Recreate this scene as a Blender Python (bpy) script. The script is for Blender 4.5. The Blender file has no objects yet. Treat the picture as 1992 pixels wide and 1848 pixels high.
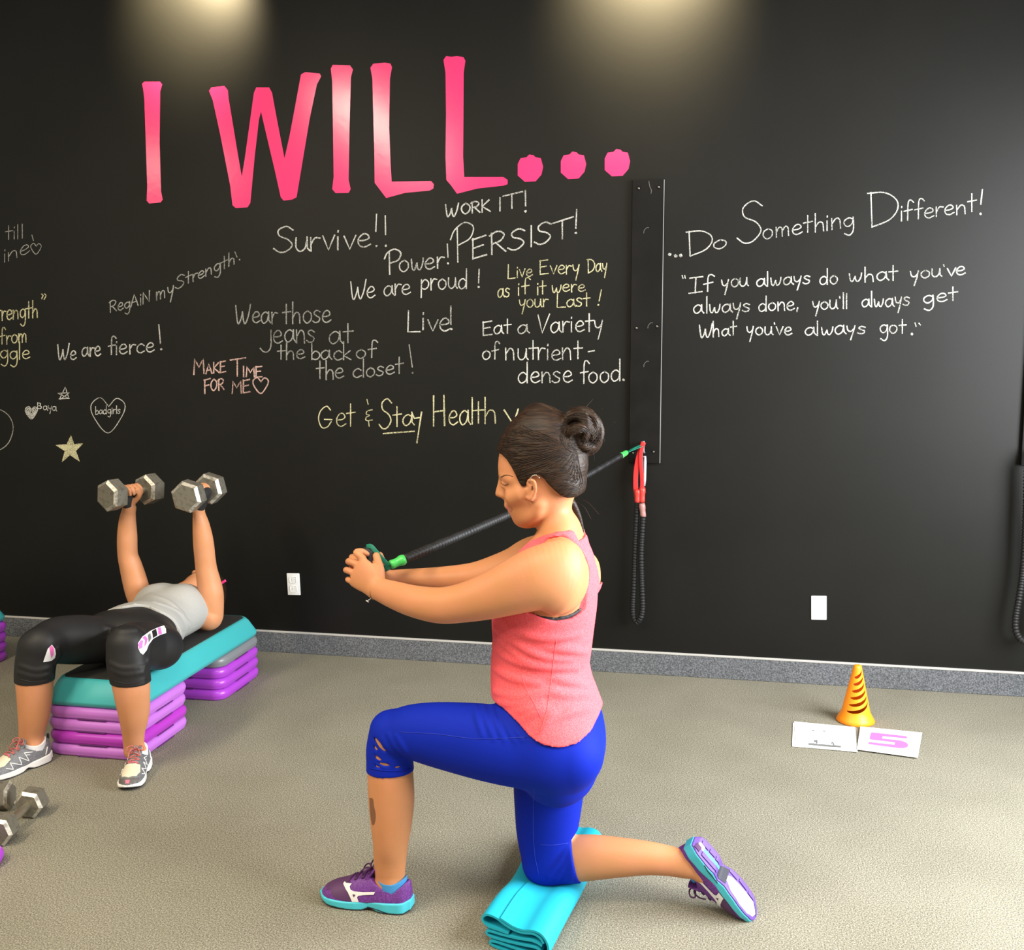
import bpy, bmesh, math, random
import numpy as np
import openvdb
from mathutils import Vector, Matrix
from mathutils.geometry import delaunay_2d_cdt

random.seed(4)
rng = np.random.default_rng(7)
SC = bpy.context.scene
COL = SC.collection

# ---------------------------------------------------------------- camera
W, H = 1992, 1848
FPX = 2000.0
CAM_POS = np.array([0.0, -4.548, 1.50])
PITCH, ROLL, YAW = math.radians(7.41), math.radians(-0.176), math.radians(11.37)


def cam_axes():
    cy, sy = math.cos(YAW), math.sin(YAW)
    fw = np.array([-sy, cy, 0.0]); rt = np.array([cy, sy, 0.0]); up = np.array([0, 0, 1.0])
    cp, sp = math.cos(PITCH), math.sin(PITCH)
    f2 = fw * cp - up * sp; u2 = up * cp + fw * sp
    cr, sr = math.cos(ROLL), math.sin(ROLL)
    return rt * cr + u2 * sr, -rt * sr + u2 * cr, f2


CR, CU, CF = cam_axes()
cd = bpy.data.cameras.new('camera')
cd.sensor_fit = 'HORIZONTAL'; cd.sensor_width = 36.0
cd.lens = FPX / W * 36.0
cd.clip_start = 0.05; cd.clip_end = 60
cam = bpy.data.objects.new('camera', cd); COL.objects.link(cam)
M = Matrix.Identity(4)
for i in range(3):
    M[i][0] = CR[i]; M[i][1] = CU[i]; M[i][2] = -CF[i]; M[i][3] = CAM_POS[i]
cam.matrix_world = M
SC.camera = cam

# ---------------------------------------------------------------- world, lights, exposure
SC.view_settings.view_transform = 'Standard'
SC.view_settings.look = 'None'
SC.view_settings.gamma = 1.0
SC.view_settings.use_curve_mapping = False
SC.view_settings.exposure = 0.0

wd = bpy.data.worlds.new('room_air'); SC.world = wd
wd.use_nodes = True
wd.node_tree.nodes['Background'].inputs['Color'].default_value = (1.0, 0.90, 0.76, 1)
wd.node_tree.nodes['Background'].inputs['Strength'].default_value = 0.36


def area(name, loc, target, sx, sy, power, color, spread=math.pi):
    l = bpy.data.lights.new(name, 'AREA'); l.shape = 'RECTANGLE'; l.size = sx; l.size_y = sy
    l.energy = power; l.color = color; l.spread = spread
    o = bpy.data.objects.new(name, l); COL.objects.link(o)
    o.location = loc
    o.rotation_euler = (Vector(target) - Vector(loc)).to_track_quat('-Z', 'Y').to_euler()
    return o


# shop window in the right-hand wall
area('window_daylight', (2.05, -2.0, 1.6), (0.0, -2.0, 1.2), 2.3, 1.8, 310, (0.95, 0.98, 1.0))
# fluorescent ceiling fixtures
area('ceiling_panel', (-2.84, -4.25, 3.30), (-2.84, -4.25, 0), 0.32, 2.7, 150, (1.0, 0.86, 0.62))
area('ceiling_panel', (-5.6, -5.4, 3.30), (-5.6, -5.4, 0), 1.2, 0.7, 90, (1.0, 0.86, 0.62))
area('ceiling_panel', (-0.45, -3.6, 3.30), (-0.45, -3.6, 0), 1.6, 0.8, 90, (1.0, 0.88, 0.70))


def downlight(loc, power, target, cone):
    l = bpy.data.lights.new('ceiling_downlight', 'SPOT'); l.energy = power; l.color = (1.0, 0.80, 0.46)
    l.spot_size = math.radians(cone); l.spot_blend = 1.0; l.shadow_soft_size = 0.04
    o = bpy.data.objects.new('ceiling_downlight', l); COL.objects.link(o); o.location = loc
    o.rotation_euler = (Vector(target) - Vector(loc)).to_track_quat('-Z', 'Y').to_euler()


downlight((-2.43, -0.44, 3.36), 330, (-2.43, 0, 3.10), 76)
downlight((-0.33, -0.46, 3.42), 620, (-0.33, 0, 3.12), 80)


# ---------------------------------------------------------------- picking points in the place
def ray(px, py):
    return CF + CR * (px - W / 2) / FPX - CU * (py - H / 2) / FPX


def at(px, py, Y):
    """point at depth plane y=Y"""
    d = ray(px, py); return CAM_POS + d * (Y - CAM_POS[1]) / d[1]


def onz(px, py, z=0.0):
    """point at height z"""
    d = ray(px, py); return CAM_POS + d * (z - CAM_POS[2]) / d[2]


# ---------------------------------------------------------------- materials
MATS = {}


def srgb(r, g, b):
    f = lambda c: (c / 255 / 12.92) if c / 255 <= 0.04045 else ((c / 255 + 0.055) / 1.055) ** 2.4
    return (f(r), f(g), f(b), 1.0)


def mat(name, col, rough=0.6, metal=0.0, spec=0.5, noise=None, bump=None, sub=0.0, coat=0.0, wave=None):
    """noise=(scale, colour2, lo, hi) mixes a second colour; bump=(scale, strength, distance)"""
    m = bpy.data.materials.new(name); m.use_nodes = True
    nt = m.node_tree; b = nt.nodes['Principled BSDF']
    if len(col) == 3: col = (*col, 1)
    b.inputs['Base Color'].default_value = col
    b.inputs['Roughness'].default_value = rough
    b.inputs['Metallic'].default_value = metal
    b.inputs['Specular IOR Level'].default_value = spec
    if sub:
        b.inputs['Subsurface Weight'].default_value = sub
        b.inputs['Subsurface Radius'].default_value = (0.012, 0.005, 0.003)
        b.inputs['Subsurface Scale'].default_value = 1.0
    if coat:
        b.inputs['Coat Weight'].default_value = coat
    tc = nt.nodes.new('ShaderNodeTexCoord')
    if noise:
        n = nt.nodes.new('ShaderNodeTexNoise'); n.inputs['Scale'].default_value = noise[0]
        n.inputs['Detail'].default_value = 3
        r = nt.nodes.new('ShaderNodeValToRGB')
        r.color_ramp.elements[0].position = noise[2]; r.color_ramp.elements[1].position = noise[3]
        r.color_ramp.elements[0].color = col
        c2 = noise[1]; r.color_ramp.elements[1].color = c2 if len(c2) == 4 else (*c2, 1)
        nt.links.new(tc.outputs['Object'], n.inputs['Vector'])
        nt.links.new(n.outputs['Fac'], r.inputs['Fac'])
        nt.links.new(r.outputs['Color'], b.inputs['Base Color'])
    if bump:
        n2 = nt.nodes.new('ShaderNodeTexNoise'); n2.inputs['Scale'].default_value = bump[0]
        n2.inputs['Detail'].default_value = 2
        bp = nt.nodes.new('ShaderNodeBump'); bp.inputs['Strength'].default_value = bump[1]
        bp.inputs['Distance'].default_value = bump[2]
        nt.links.new(tc.outputs['Object'], n2.inputs['Vector'])
        nt.links.new(n2.outputs['Fac'], bp.inputs['Height'])
        nt.links.new(bp.outputs['Normal'], b.inputs['Normal'])
    MATS[name] = m
    return m


def speckle(name, cols, scale, rough, bump):
    """carpet: yarn speckle from two noises"""
    m = bpy.data.materials.new(name); m.use_nodes = True
    nt = m.node_tree; b = nt.nodes['Principled BSDF']; b.inputs['Roughness'].default_value = rough
    b.inputs['Specular IOR Level'].default_value = 0.1
    tc = nt.nodes.new('ShaderNodeTexCoord')
    n = nt.nodes.new('ShaderNodeTexNoise'); n.inputs['Scale'].default_value = scale; n.inputs['Detail'].default_value = 2.5
    n.inputs['Roughness'].default_value = 0.65
    r = nt.nodes.new('ShaderNodeValToRGB')
    els = r.color_ramp.elements
    els[0].position = cols[0][0]; els[0].color = (*cols[0][1], 1)
    els[1].position = cols[-1][0]; els[1].color = (*cols[-1][1], 1)
    for p, c in cols[1:-1]:
        e = els.new(p); e.color = (*c, 1)
    n2 = nt.nodes.new('ShaderNodeTexNoise'); n2.inputs['Scale'].default_value = 3.0; n2.inputs['Detail'].default_value = 3
    mx = nt.nodes.new('ShaderNodeMix'); mx.data_type = 'RGBA'; mx.blend_type = 'MULTIPLY'
    mx.inputs['Factor'].default_value = 0.35
    r2 = nt.nodes.new('ShaderNodeValToRGB'); r2.color_ramp.elements[0].color = (.72, .72, .70, 1); r2.color_ramp.elements[1].color = (1, 1, 1, 1)
    r2.color_ramp.elements[0].position = .35; r2.color_ramp.elements[1].position = .6
    for nn in (n, n2): nt.links.new(tc.outputs['Object'], nn.inputs['Vector'])
    nt.links.new(n.outputs['Fac'], r.inputs['Fac']); nt.links.new(n2.outputs['Fac'], r2.inputs['Fac'])
    nt.links.new(r.outputs['Color'], mx.inputs['A']); nt.links.new(r2.outputs['Color'], mx.inputs['B'])
    nt.links.new(mx.outputs['Result'], b.inputs['Base Color'])
    bp = nt.nodes.new('ShaderNodeBump'); bp.inputs['Strength'].default_value = bump; bp.inputs['Distance'].default_value = 0.004
    nt.links.new(n.outputs['Fac'], bp.inputs['Height']); nt.links.new(bp.outputs['Normal'], b.inputs['Normal'])
    MATS[name] = m
    return m


speckle('carpet', [(.30, (.078, .074, .054)), (.45, (.185, .174, .134)), (.55, (.268, .254, .200)), (.72, (.46, .438, .355))], 250, .95, .5)
speckle('carpet_strip', [(.30, (.055, .058, .064)), (.5, (.125, .132, .145)), (.72, (.24, .25, .27))], 170, .95, .4)
mat('wall_black', (.0044, .0045, .0036), .47, spec=.27, noise=(2.2, (.0064, .0064, .0053), .35, .7), bump=(260, .06, .002))
mat('strip_cap', (.46, .45, .43), .5)
mat('vinyl_pink', (.90, .040, .185), .17, spec=.5, bump=(38, .05, .004))
mat('outlet_white', (.86, .87, .86), .35)
mat('slot_grey', (.5, .5, .5), .5)
mat('board_black', (.0042, .0040, .0036), .5, spec=.18, noise=(9, (.007, .0066, .006), .4, .7), bump=(60, .1, .002))
mat('board_edge_lit', (.22, .22, .21), .5)
mat('bolt', (.35, .34, .33), .25, metal=1.0)
mat('scuff', (.09, .085, .075), .7)
mat('tube_black', (.011, .011, .012), .55, spec=.35)
mat('strap_green', (.005, .19, .125), .5, bump=(900, .3, .001))
mat('plug_green', (.06, .52, .10), .35)
mat('strap_red', (.78, .025, .028), .5, bump=(900, .3, .001))
mat('plug_red', (.62, .05, .04), .35)
mat('plug_clear', (.40, .20, .19), .2)
mat('foam_black', (.012, .012, .012), .6)
mat('webbing_and_highlight_grey', (.42, .44, .47), .4)
mat('cone_orange', (1.0, .30, .008), .42, sub=.0)
mat('paper', (.88, .88, .87), .6)
mat('ink_pink', (.86, .16, .52), .6)
mat('ink_grey', (.16, .17, .17), .6)
mat('iron', (.19, .178, .142), .42, metal=.35, noise=(60, (.11, .10, .08), .5, .75), bump=(120, .25, .002))
mat('iron_worn', (.62, .58, .50), .35, metal=.6, noise=(70, (.30, .28, .23), .45, .65))
mat('steel', (.52, .48, .38), .33, metal=.9)
mat('step_teal', (.05, .41, .435), .42, bump=(300, .05, .001))
mat('step_rubber', (.016, .016, .015), .75, bump=(500, .4, .001))
mat('riser_purple', (.40, .055, .58), .33)
mat('riser_violet', (.52, .17, .66), .36)
mat('riser_magenta', (.43, .04, .50), .33)
mat('riser_grey', (.20, .21, .23), .35)
mat('mat_aqua', (.003, .37, .52), .7, bump=(420, .2, .001))
mat('skin_warm', (.54, .236, .102), .5, spec=.3, sub=.12, noise=(14, (.58, .243, .120), .4, .65), bump=(380, .04, .001))
mat('skin_tan', (.55, .245, .112), .5, sub=.12, spec=.3, noise=(14, (.58, .262, .135), .4, .65))
mat('tank_coral', (.88, .082, .108), .85, spec=.15, noise=(420, (.93, .165, .19), .35, .65), bump=(700, .12, .001))
mat('glove_black', (.013, .012, .012), .7)
mat('notch_shade_purple', (.10, .012, .13), .6)
mat('bra_black', (.012, .010, .014), .6)
mat('legging_blue', (.0035, .018, .36), .7, spec=.12, bump=(900, .06, .001))
mat('stitch_blue', (.008, .028, .42), .7)
mat('legging_black', (.013, .013, .014), .55, spec=.35, bump=(800, .1, .001))
mat('top_grey', (.42, .42, .40), .85, spec=.15, noise=(500, (.36, .36, .35), .35, .65))
mat('lip', (.50, .17, .10), .45)
mat('dark_hair_line', (.13, .06, .03), .5)
mat('tattoo', (.20, .085, .04), .6)
mat('shoe_purple', (.105, .022, .185), .6, noise=(260, (.17, .04, .28), .42, .62), bump=(420, .35, .001))
mat('shoe_plum', (.085, .028, .10), .62, bump=(600, .4, .001))
mat('shoe_silver', (.74, .73, .72), .35)
mat('sole_aqua', (.06, .50, .60), .5)
mat('sole_dark', (.02, .02, .035), .6)
mat('sole_white', (.84, .83, .81), .5)
mat('sole_purple', (.10, .042, .29), .5)
mat('lace_plum', (.06, .012, .075), .7)
mat('sock_blue', (.05, .27, .62), .8)
mat('sock_white', (.85, .85, .86), .8)
mat('shoe_grey', (.13, .135, .15), .5, noise=(300, (.20, .205, .22), .42, .62))
mat('shoe_toe_cream', (.66, .60, .46), .6)
mat('shoe_guard', (.105, .095, .088), .5)
mat('lace_pink', (.62, .17, .15), .7, noise=(500, (.16, .04, .05), .45, .6))
mat('trim_pink', (.90, .15, .26), .6)
mat('band_pink', (.80, .03, .25), .5)
mat('silver', (.8, .8, .78), .2, metal=1.0)
mat('cord_brown', (.22, .09, .05), .6)


def chalk(name, col):
    m = bpy.data.materials.new(name); m.use_nodes = True
    nt = m.node_tree; b = nt.nodes['Principled BSDF']; b.inputs['Roughness'].default_value = .95
    b.inputs['Specular IOR Level'].default_value = .05
    tc = nt.nodes.new('ShaderNodeTexCoord')
    n = nt.nodes.new('ShaderNodeTexNoise'); n.inputs['Scale'].default_value = 300; n.inputs['Detail'].default_value = 3
    n3 = nt.nodes.new('ShaderNodeTexNoise'); n3.inputs['Scale'].default_value = 9; n3.inputs['Detail'].default_value = 1
    ad = nt.nodes.new('ShaderNodeMath'); ad.operation = 'MULTIPLY_ADD'; ad.inputs[1].default_value = .45
    r = nt.nodes.new('ShaderNodeValToRGB')
    r.color_ramp.elements[0].position = .56; r.color_ramp.elements[1].position = .80
    r.color_ramp.elements[0].color = (col[0] * .16, col[1] * .16, col[2] * .16, 1); r.color_ramp.elements[1].color = (*col, 1)
    for k in (n, n3): nt.links.new(tc.outputs['Object'], k.inputs['Vector'])
    nt.links.new(n3.outputs['Fac'], ad.inputs[0]); nt.links.new(n.outputs['Fac'], ad.inputs[2])
    nt.links.new(ad.outputs['Value'], r.inputs['Fac']); nt.links.new(r.outputs['Color'], b.inputs['Base Color'])
    MATS[name] = m


chalk('chalk_white', (.60, .59, .54)); chalk('chalk_yellow', (.64, .60, .36)); chalk('chalk_pink', (.66, .44, .38)); chalk('chalk_faint', (.36, .355, .32))


def hair_mat(name, dark, light):
    m = bpy.data.materials.new(name); m.use_nodes = True
    nt = m.node_tree; b = nt.nodes['Principled BSDF']; b.inputs['Roughness'].default_value = .5
    b.inputs['Specular IOR Level'].default_value = .3
    tc = nt.nodes.new('ShaderNodeTexCoord')
    mp = nt.nodes.new('ShaderNodeMapping'); mp.inputs['Scale'].default_value = (14, 120, 190)
    n = nt.nodes.new('ShaderNodeTexNoise'); n.inputs['Scale'].default_value = 1.0; n.inputs['Detail'].default_value = 2
    r = nt.nodes.new('ShaderNodeValToRGB')
    r.color_ramp.elements[0].position = .30; r.color_ramp.elements[1].position = .85
    r.color_ramp.elements[0].color = (*dark, 1); r.color_ramp.elements[1].color = (*light, 1)
    bp = nt.nodes.new('ShaderNodeBump'); bp.inputs['Strength'].default_value = .6; bp.inputs['Distance'].default_value = .003
    nt.links.new(tc.outputs['Object'], mp.inputs['Vector']); nt.links.new(mp.outputs['Vector'], n.inputs['Vector'])
    nt.links.new(n.outputs['Fac'], r.inputs['Fac']); nt.links.new(r.outputs['Color'], b.inputs['Base Color'])
    nt.links.new(n.outputs['Fac'], bp.inputs['Height']); nt.links.new(bp.outputs['Normal'], b.inputs['Normal'])
    MATS[name] = m


hair_mat('hair_brown', (.007, .0036, .0024), (.046, .021, .009))



def subvol(V, lo, hi):
    """copy of the part of a volume inside a box, on the same grid"""
    sl = V.region(lo, hi)
    o = Vol.__new__(Vol); o.h = V.h
    o.lo = V.lo + V.h * np.array([q.start for q in sl]); o.n = np.array([q.stop - q.start for q in sl]); o.d = V.d[sl].copy()
    return o


# ---------------------------------------------------------------- object helpers
def tag(o, label=None, cat=None, group=None, kind=None):
    if label: o['label'] = label
    if cat: o['category'] = cat
    if group: o['group'] = group
    if kind: o['kind'] = kind
    return o


def adopt(o, parent):
    if parent is not None:
        o.parent = parent
        p = parent; loc = Vector((0, 0, 0)); 
        o.matrix_parent_inverse = WORLD[parent.name].inverted()
    WORLD[o.name] = WORLD.get(o.name) or Matrix.Identity(4)
    return o


WORLD = {}


def empty(name, loc=(0, 0, 0)):
    o = bpy.data.objects.new(name, None); COL.objects.link(o); o.location = loc; o.empty_display_size = .1
    WORLD[o.name] = Matrix.Translation(Vector(loc))
    return o


def mesh(name, verts, faces, m, parent=None, smooth=True, mats=None, midx=None, auto=None):
    me = bpy.data.meshes.new(name)
    me.from_pydata([tuple(map(float, v)) for v in verts], [], [tuple(map(int, f)) for f in faces])
    for x in (mats or [m]):
        me.materials.append(MATS[x])
    if midx is not None: me.polygons.foreach_set('material_index', np.asarray(midx, dtype=np.int32))
    if smooth: me.polygons.foreach_set('use_smooth', np.ones(len(me.polygons), dtype=bool))
    me.update()
    if auto is not None:
        me.set_sharp_from_angle(angle=math.radians(auto))
    o = bpy.data.objects.new(name, me); COL.objects.link(o)
    WORLD[o.name] = Matrix.Identity(4)
    return adopt(o, parent)


def bm_obj(name, bm, m, parent=None, auto=35, mats=None):
    bmesh.ops.recalc_face_normals(bm, faces=bm.faces)
    me = bpy.data.meshes.new(name); bm.to_mesh(me); bm.free()
    for x in (mats or [m]): me.materials.append(MATS[x])
    me.polygons.foreach_set('use_smooth', np.ones(len(me.polygons), dtype=bool))
    me.set_sharp_from_angle(angle=math.radians(auto))
    o = bpy.data.objects.new(name, me); COL.objects.link(o)
    WORLD[o.name] = Matrix.Identity(4)
    return adopt(o, parent)


def box_bm(lo, hi, bevel=0.0, seg=2, mx=None):
    bm = bmesh.new()
    lo, hi = Vector(lo), Vector(hi)
    bmesh.ops.create_cube(bm, size=1)
    for v in bm.verts:
        v.co = Vector([(lo[i] + hi[i]) / 2 + v.co[i] * (hi[i] - lo[i]) for i in range(3)])
    if bevel:
        bmesh.ops.bevel(bm, geom=bm.edges[:], offset=bevel, segments=seg, affect='EDGES', profile=.5)
    if mx: bm.transform(mx)
    return bm


def join(bms):
    out = bmesh.new()
    for b in bms:
        me = bpy.data.meshes.new('t'); b.to_mesh(me); b.free(); out.from_mesh(me); bpy.data.meshes.remove(me)
    return out


def catmull(P, n):
    """smooth polyline through rows of P (any dimension), n steps per span"""
    P = np.asarray(P, float)
    if len(P) < 3:
        t = np.linspace(0, 1, n + 1)[:, None]; return P[0] * (1 - t) + P[-1] * t
    Q = np.vstack([2 * P[0] - P[1], P, 2 * P[-1] - P[-2]])
    out = []
    for i in range(1, len(Q) - 2):
        p0, p1, p2, p3 = Q[i - 1:i + 3]
        for t in np.arange(n) / n:
            out.append(.5 * ((2 * p1) + (-p0 + p2) * t + (2 * p0 - 5 * p1 + 4 * p2 - p3) * t * t + (-p0 + 3 * p1 - 3 * p2 + p3) * t ** 3))
    out.append(P[-1])
    return np.array(out)


def sweep(path, rad, nseg=10, closed=False, flat=None, up=(0, 0, 1)):
    """tube along path; rad scalar or list; flat=(w,t) makes a strap instead"""
    path = np.asarray(path, float); n = len(path)
    rad = np.full(n, rad) if np.isscalar(rad) else np.asarray(rad)
    T = np.gradient(path, axis=0)
    if closed: T = np.roll(path, -1, 0) - np.roll(path, 1, 0)
    T /= np.linalg.norm(T, axis=1)[:, None] + 1e-12
    a = np.array(up, float)
    if abs(a @ T[0]) > .95: a = np.array([1.0, .2, .1])
    V = []
    u = a - T[0] * (a @ T[0]); u /= np.linalg.norm(u)
    for i in range(n):
        u = u - T[i] * (u @ T[i]); u /= np.linalg.norm(u) + 1e-12
        w = np.cross(T[i], u)
        for k in range(nseg):
            th = 2 * math.pi * k / nseg
            if flat:
                c, s = math.cos(th), math.sin(th)
                e = .35
                V.append(path[i] + w * flat[0] / 2 * math.copysign(abs(c) ** e, c) + u * flat[1] / 2 * math.copysign(abs(s) ** e, s))
            else:
                V.append(path[i] + (u * math.cos(th) + w * math.sin(th)) * rad[i])
    F = []
    for i in range(n if closed else n - 1):
        j = (i + 1) % n
        for k in range(nseg):
            l = (k + 1) % nseg
            F.append((i * nseg + k, j * nseg + k, j * nseg + l, i * nseg + l))
    if not closed:
        F.append(tuple(range(nseg))); F.append(tuple(reversed(range((n - 1) * nseg, n * nseg))))
    return V, F


def merge(*vfs):
    V, F = [], []
    for v, f in vfs:
        o = len(V); V += list(v); F += [tuple(i + o for i in q) for q in f]
    return V, F


def ball(c, r, nu=12, nv=8):
    c = np.asarray(c, float); r = np.broadcast_to(np.asarray(r, float), 3)
    V = []; F = []
    for j in range(nv + 1):
        ph = math.pi * j / nv
        for i in range(nu):
            th = 2 * math.pi * i / nu
            V.append(c + r * np.array([math.sin(ph) * math.cos(th), math.sin(ph) * math.sin(th), math.cos(ph)]))
    for j in range(nv):
        for i in range(nu):
            k = (i + 1) % nu
            F.append((j * nu + i, j * nu + k, (j + 1) * nu + k, (j + 1) * nu + i))
    return V, F


# ---------------------------------------------------------------- implicit-surface modelling
class Vol:
    """distance field on a grid; limbs are lofts of elliptical sections, blended smoothly"""

    def __init__(s, lo, hi, h):
        s.lo = np.array(lo, float); s.h = h
        s.n = np.ceil((np.array(hi) - s.lo) / h).astype(int) + 1
        s.d = np.full(s.n, .08, np.float32)

    def like(s, arr):
        v = Vol.__new__(Vol); v.lo = s.lo; v.h = s.h; v.n = s.n; v.d = arr.astype(np.float32); return v

    def copy(s): return s.like(s.d.copy())

    def grid(s, sl=None):
        sl = sl or tuple(slice(0, k) for k in s.n)
        g = [s.lo[i] + s.h * np.arange(sl[i].start, sl[i].stop) for i in range(3)]
        return g[0][:, None, None], g[1][None, :, None], g[2][None, None, :]

    def region(s, lo, hi):
        a = np.clip(np.floor((np.asarray(lo) - s.lo) / s.h).astype(int), 0, s.n)
        b = np.clip(np.ceil((np.asarray(hi) - s.lo) / s.h).astype(int) + 1, 0, s.n)
        return tuple(slice(int(a[i]), int(max(a[i], b[i]))) for i in range(3))

    def field(s, secs, sub=6, pad=.03):
        """secs: list of (centre, uvec, ru, rv)"""
        C = np.array([np.r_[q[0], q[1], q[2], q[3]] for q in secs], float)
        C = catmull(C, sub) if len(C) > 1 else np.vstack([C, C + np.r_[1e-4, np.zeros(7)]])
        C[:, 6:8] = np.maximum(C[:, 6:8], .0015)
        R = C[:, 6:8].max(1)[:, None] + pad
        sl = s.region((C[:, :3] - R).min(0), (C[:, :3] + R).max(0))
        shp = [q.stop - q.start for q in sl]
        T = np.full(shp, .08, np.float32)
        if min(shp) == 0: return sl, T
        for i in range(len(C) - 1):
            c0, c1 = C[i, :3], C[i + 1, :3]
            ax = c1 - c0; L = np.linalg.norm(ax)
            if L < 1e-7: continue
            ax = ax / L
            u = C[i, 3:6] + C[i + 1, 3:6]; u = u - ax * (u @ ax)
            if np.linalg.norm(u) < 1e-6:
                u = np.cross(ax, [.3, .9, .2])
            u /= np.linalg.norm(u); v = np.cross(ax, u)
            r = max(C[i, 6:8].max(), C[i + 1, 6:8].max()) + pad
            ss = s.region(np.minimum(c0, c1) - r, np.maximum(c0, c1) + r)
            ss = tuple(slice(max(p.start, q.start), min(p.stop, q.stop)) for p, q in zip(ss, sl))
            if any(q.stop <= q.start for q in ss): continue
            X, Y, Z = s.grid(ss)
            X = X - c0[0]; Y = Y - c0[1]; Z = Z - c0[2]
            a = X * ax[0] + Y * ax[1] + Z * ax[2]
            t = np.clip(a / L, 0, 1)
            qa = a - t * L
            qu = X * u[0] + Y * u[1] + Z * u[2]
            qv = X * v[0] + Y * v[1] + Z * v[2]
            ru = C[i, 6] * (1 - t) + C[i + 1, 6] * t
            rv = C[i, 7] * (1 - t) + C[i + 1, 7] * t
            ra = np.minimum(ru, rv) * np.where(t <= 0, 1.0 if i == 0 else .85, np.where(t >= 1, 1.0 if i == len(C) - 2 else .85, 1.0))
            k0 = np.sqrt((qu / ru) ** 2 + (qv / rv) ** 2 + (qa / ra) ** 2)
            k1 = np.sqrt((qu / ru ** 2) ** 2 + (qv / rv ** 2) ** 2 + (qa / ra ** 2) ** 2) + 1e-9
            d = k0 * (k0 - 1) / k1
            loc = tuple(slice(ss[j].start - sl[j].start, ss[j].stop - sl[j].start) for j in range(3))
            T[loc] = np.minimum(T[loc], d)
        return sl, T

    def add(s, secs, k=.01, sub=7):
        sl, T = s.field(secs, sub, .03 + k)
        A = s.d[sl]
        if k > 0:
            h = np.maximum(k - np.abs(A - T), 0) / k
            s.d[sl] = np.minimum(A, T) - h * h * k * .25
        else:
            s.d[sl] = np.minimum(A, T)
        return s

    def cut(s, secs, k=.006, sub=6):
        sl, T = s.field(secs, sub, .03 + k)
        A = s.d[sl]; B = -T
        h = np.maximum(k - np.abs(A - B), 0) / max(k, 1e-6)
        s.d[sl] = np.maximum(A, B) + h * h * k * .25
        return s

    def hit(s, px, py, iso=0.0, t0=None):
        """first point of the surface on the sight line through (px,py)"""
        d = ray(px, py); d = d / np.linalg.norm(d)
        return s.march(CAM_POS, d, iso)

    def march(s, o, d, iso=0.0):
        hi = s.lo + s.h * (s.n - 1)
        with np.errstate(divide='ignore', invalid='ignore'):
            ta = (s.lo - o) / d; tb = (hi - o) / d
        t0 = np.nanmax(np.minimum(ta, tb)); t1 = np.nanmin(np.maximum(ta, tb))
        ts = np.arange(max(t0, 0) + 1e-4, t1, s.h * .5)
        P = o + ts[:, None] * d
        f = np.clip((P - s.lo) / s.h, 0, s.n - 1.001)
        i = f.astype(int); f = f - i
        v = 0
        for a in (0, 1):
            for b in (0, 1):
                for c in (0, 1):
                    w = (f[:, 0] if a else 1 - f[:, 0]) * (f[:, 1] if b else 1 - f[:, 1]) * (f[:, 2] if c else 1 - f[:, 2])
                    v = v + w * s.d[i[:, 0] + a, i[:, 1] + b, i[:, 2] + c]
        k = np.nonzero(v < iso)[0]
        if len(k) == 0: return None
        k = k[0]
        if k == 0: return P[0]
        a = (v[k - 1] - iso) / (v[k - 1] - v[k])
        return P[k - 1] * (1 - a) + P[k] * a

    def surface(s, smooth=2, iso=0.0):
        g = openvdb.FloatGrid(1.0)
        A = np.ascontiguousarray(np.pad(s.d, 1, constant_values=.08))
        g.copyFromArray(A)
        P, Q = g.convertToQuads(isovalue=iso)[:2]
        P = np.asarray(P, float); Q = np.asarray(Q, int)
        e = np.vstack([Q[:, [0, 1]], Q[:, [1, 2]], Q[:, [2, 3]], Q[:, [3, 0]]]); e = np.vstack([e, e[:, ::-1]])
        for it in range(smooth):
            acc = np.zeros_like(P); cnt = np.bincount(e[:, 0], minlength=len(P))[:, None]
            for c in range(3): acc[:, c] = np.bincount(e[:, 0], weights=P[e[:, 1], c], minlength=len(P))
            w = .5 if it % 2 == 0 else -.52
            P = P + w * (acc / np.maximum(cnt, 1) - P)
        P = (P - 1) * s.h + s.lo
        a = P[Q[:, 0]]; nrm = np.cross(P[Q[:, 1]] - a, P[Q[:, 2]] - a)
        vol = np.einsum('ij,ij->i', a, nrm).sum()
        if vol < 0: Q = Q[:, ::-1]
        return P, Q


def sil(xa, ya, xb, yb, Y, rv):
    """section of a limb seen side-on: its two outline points, depth and half-depth"""
    a = at(xa, ya, Y); b = at(xb, yb, Y); u = b - a; L = np.linalg.norm(u)
    return ((a + b) / 2, u / L, L / 2, rv)


def rnd(p, r, rv=None, u=(0, 0, 1)):
    return (np.asarray(p, float), np.asarray(u, float), r, r if rv is None else rv)


def mirror_y(sec, Yc):
    c, u, a, b = sec
    c = np.array(c); c[1] = 2 * Yc - c[1]; u = np.array(u); u[1] = -u[1]
    return (c, u, a, b)


def vol_mesh(name, V, m, parent=None, smooth=2, iso=0.0, island=False, **kw):
    P, Q = V.surface(smooth, iso)
    if island: P, Q = biggest(P, [tuple(q) for q in Q])
    return mesh(name, P, Q, m, parent, **kw)


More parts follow.
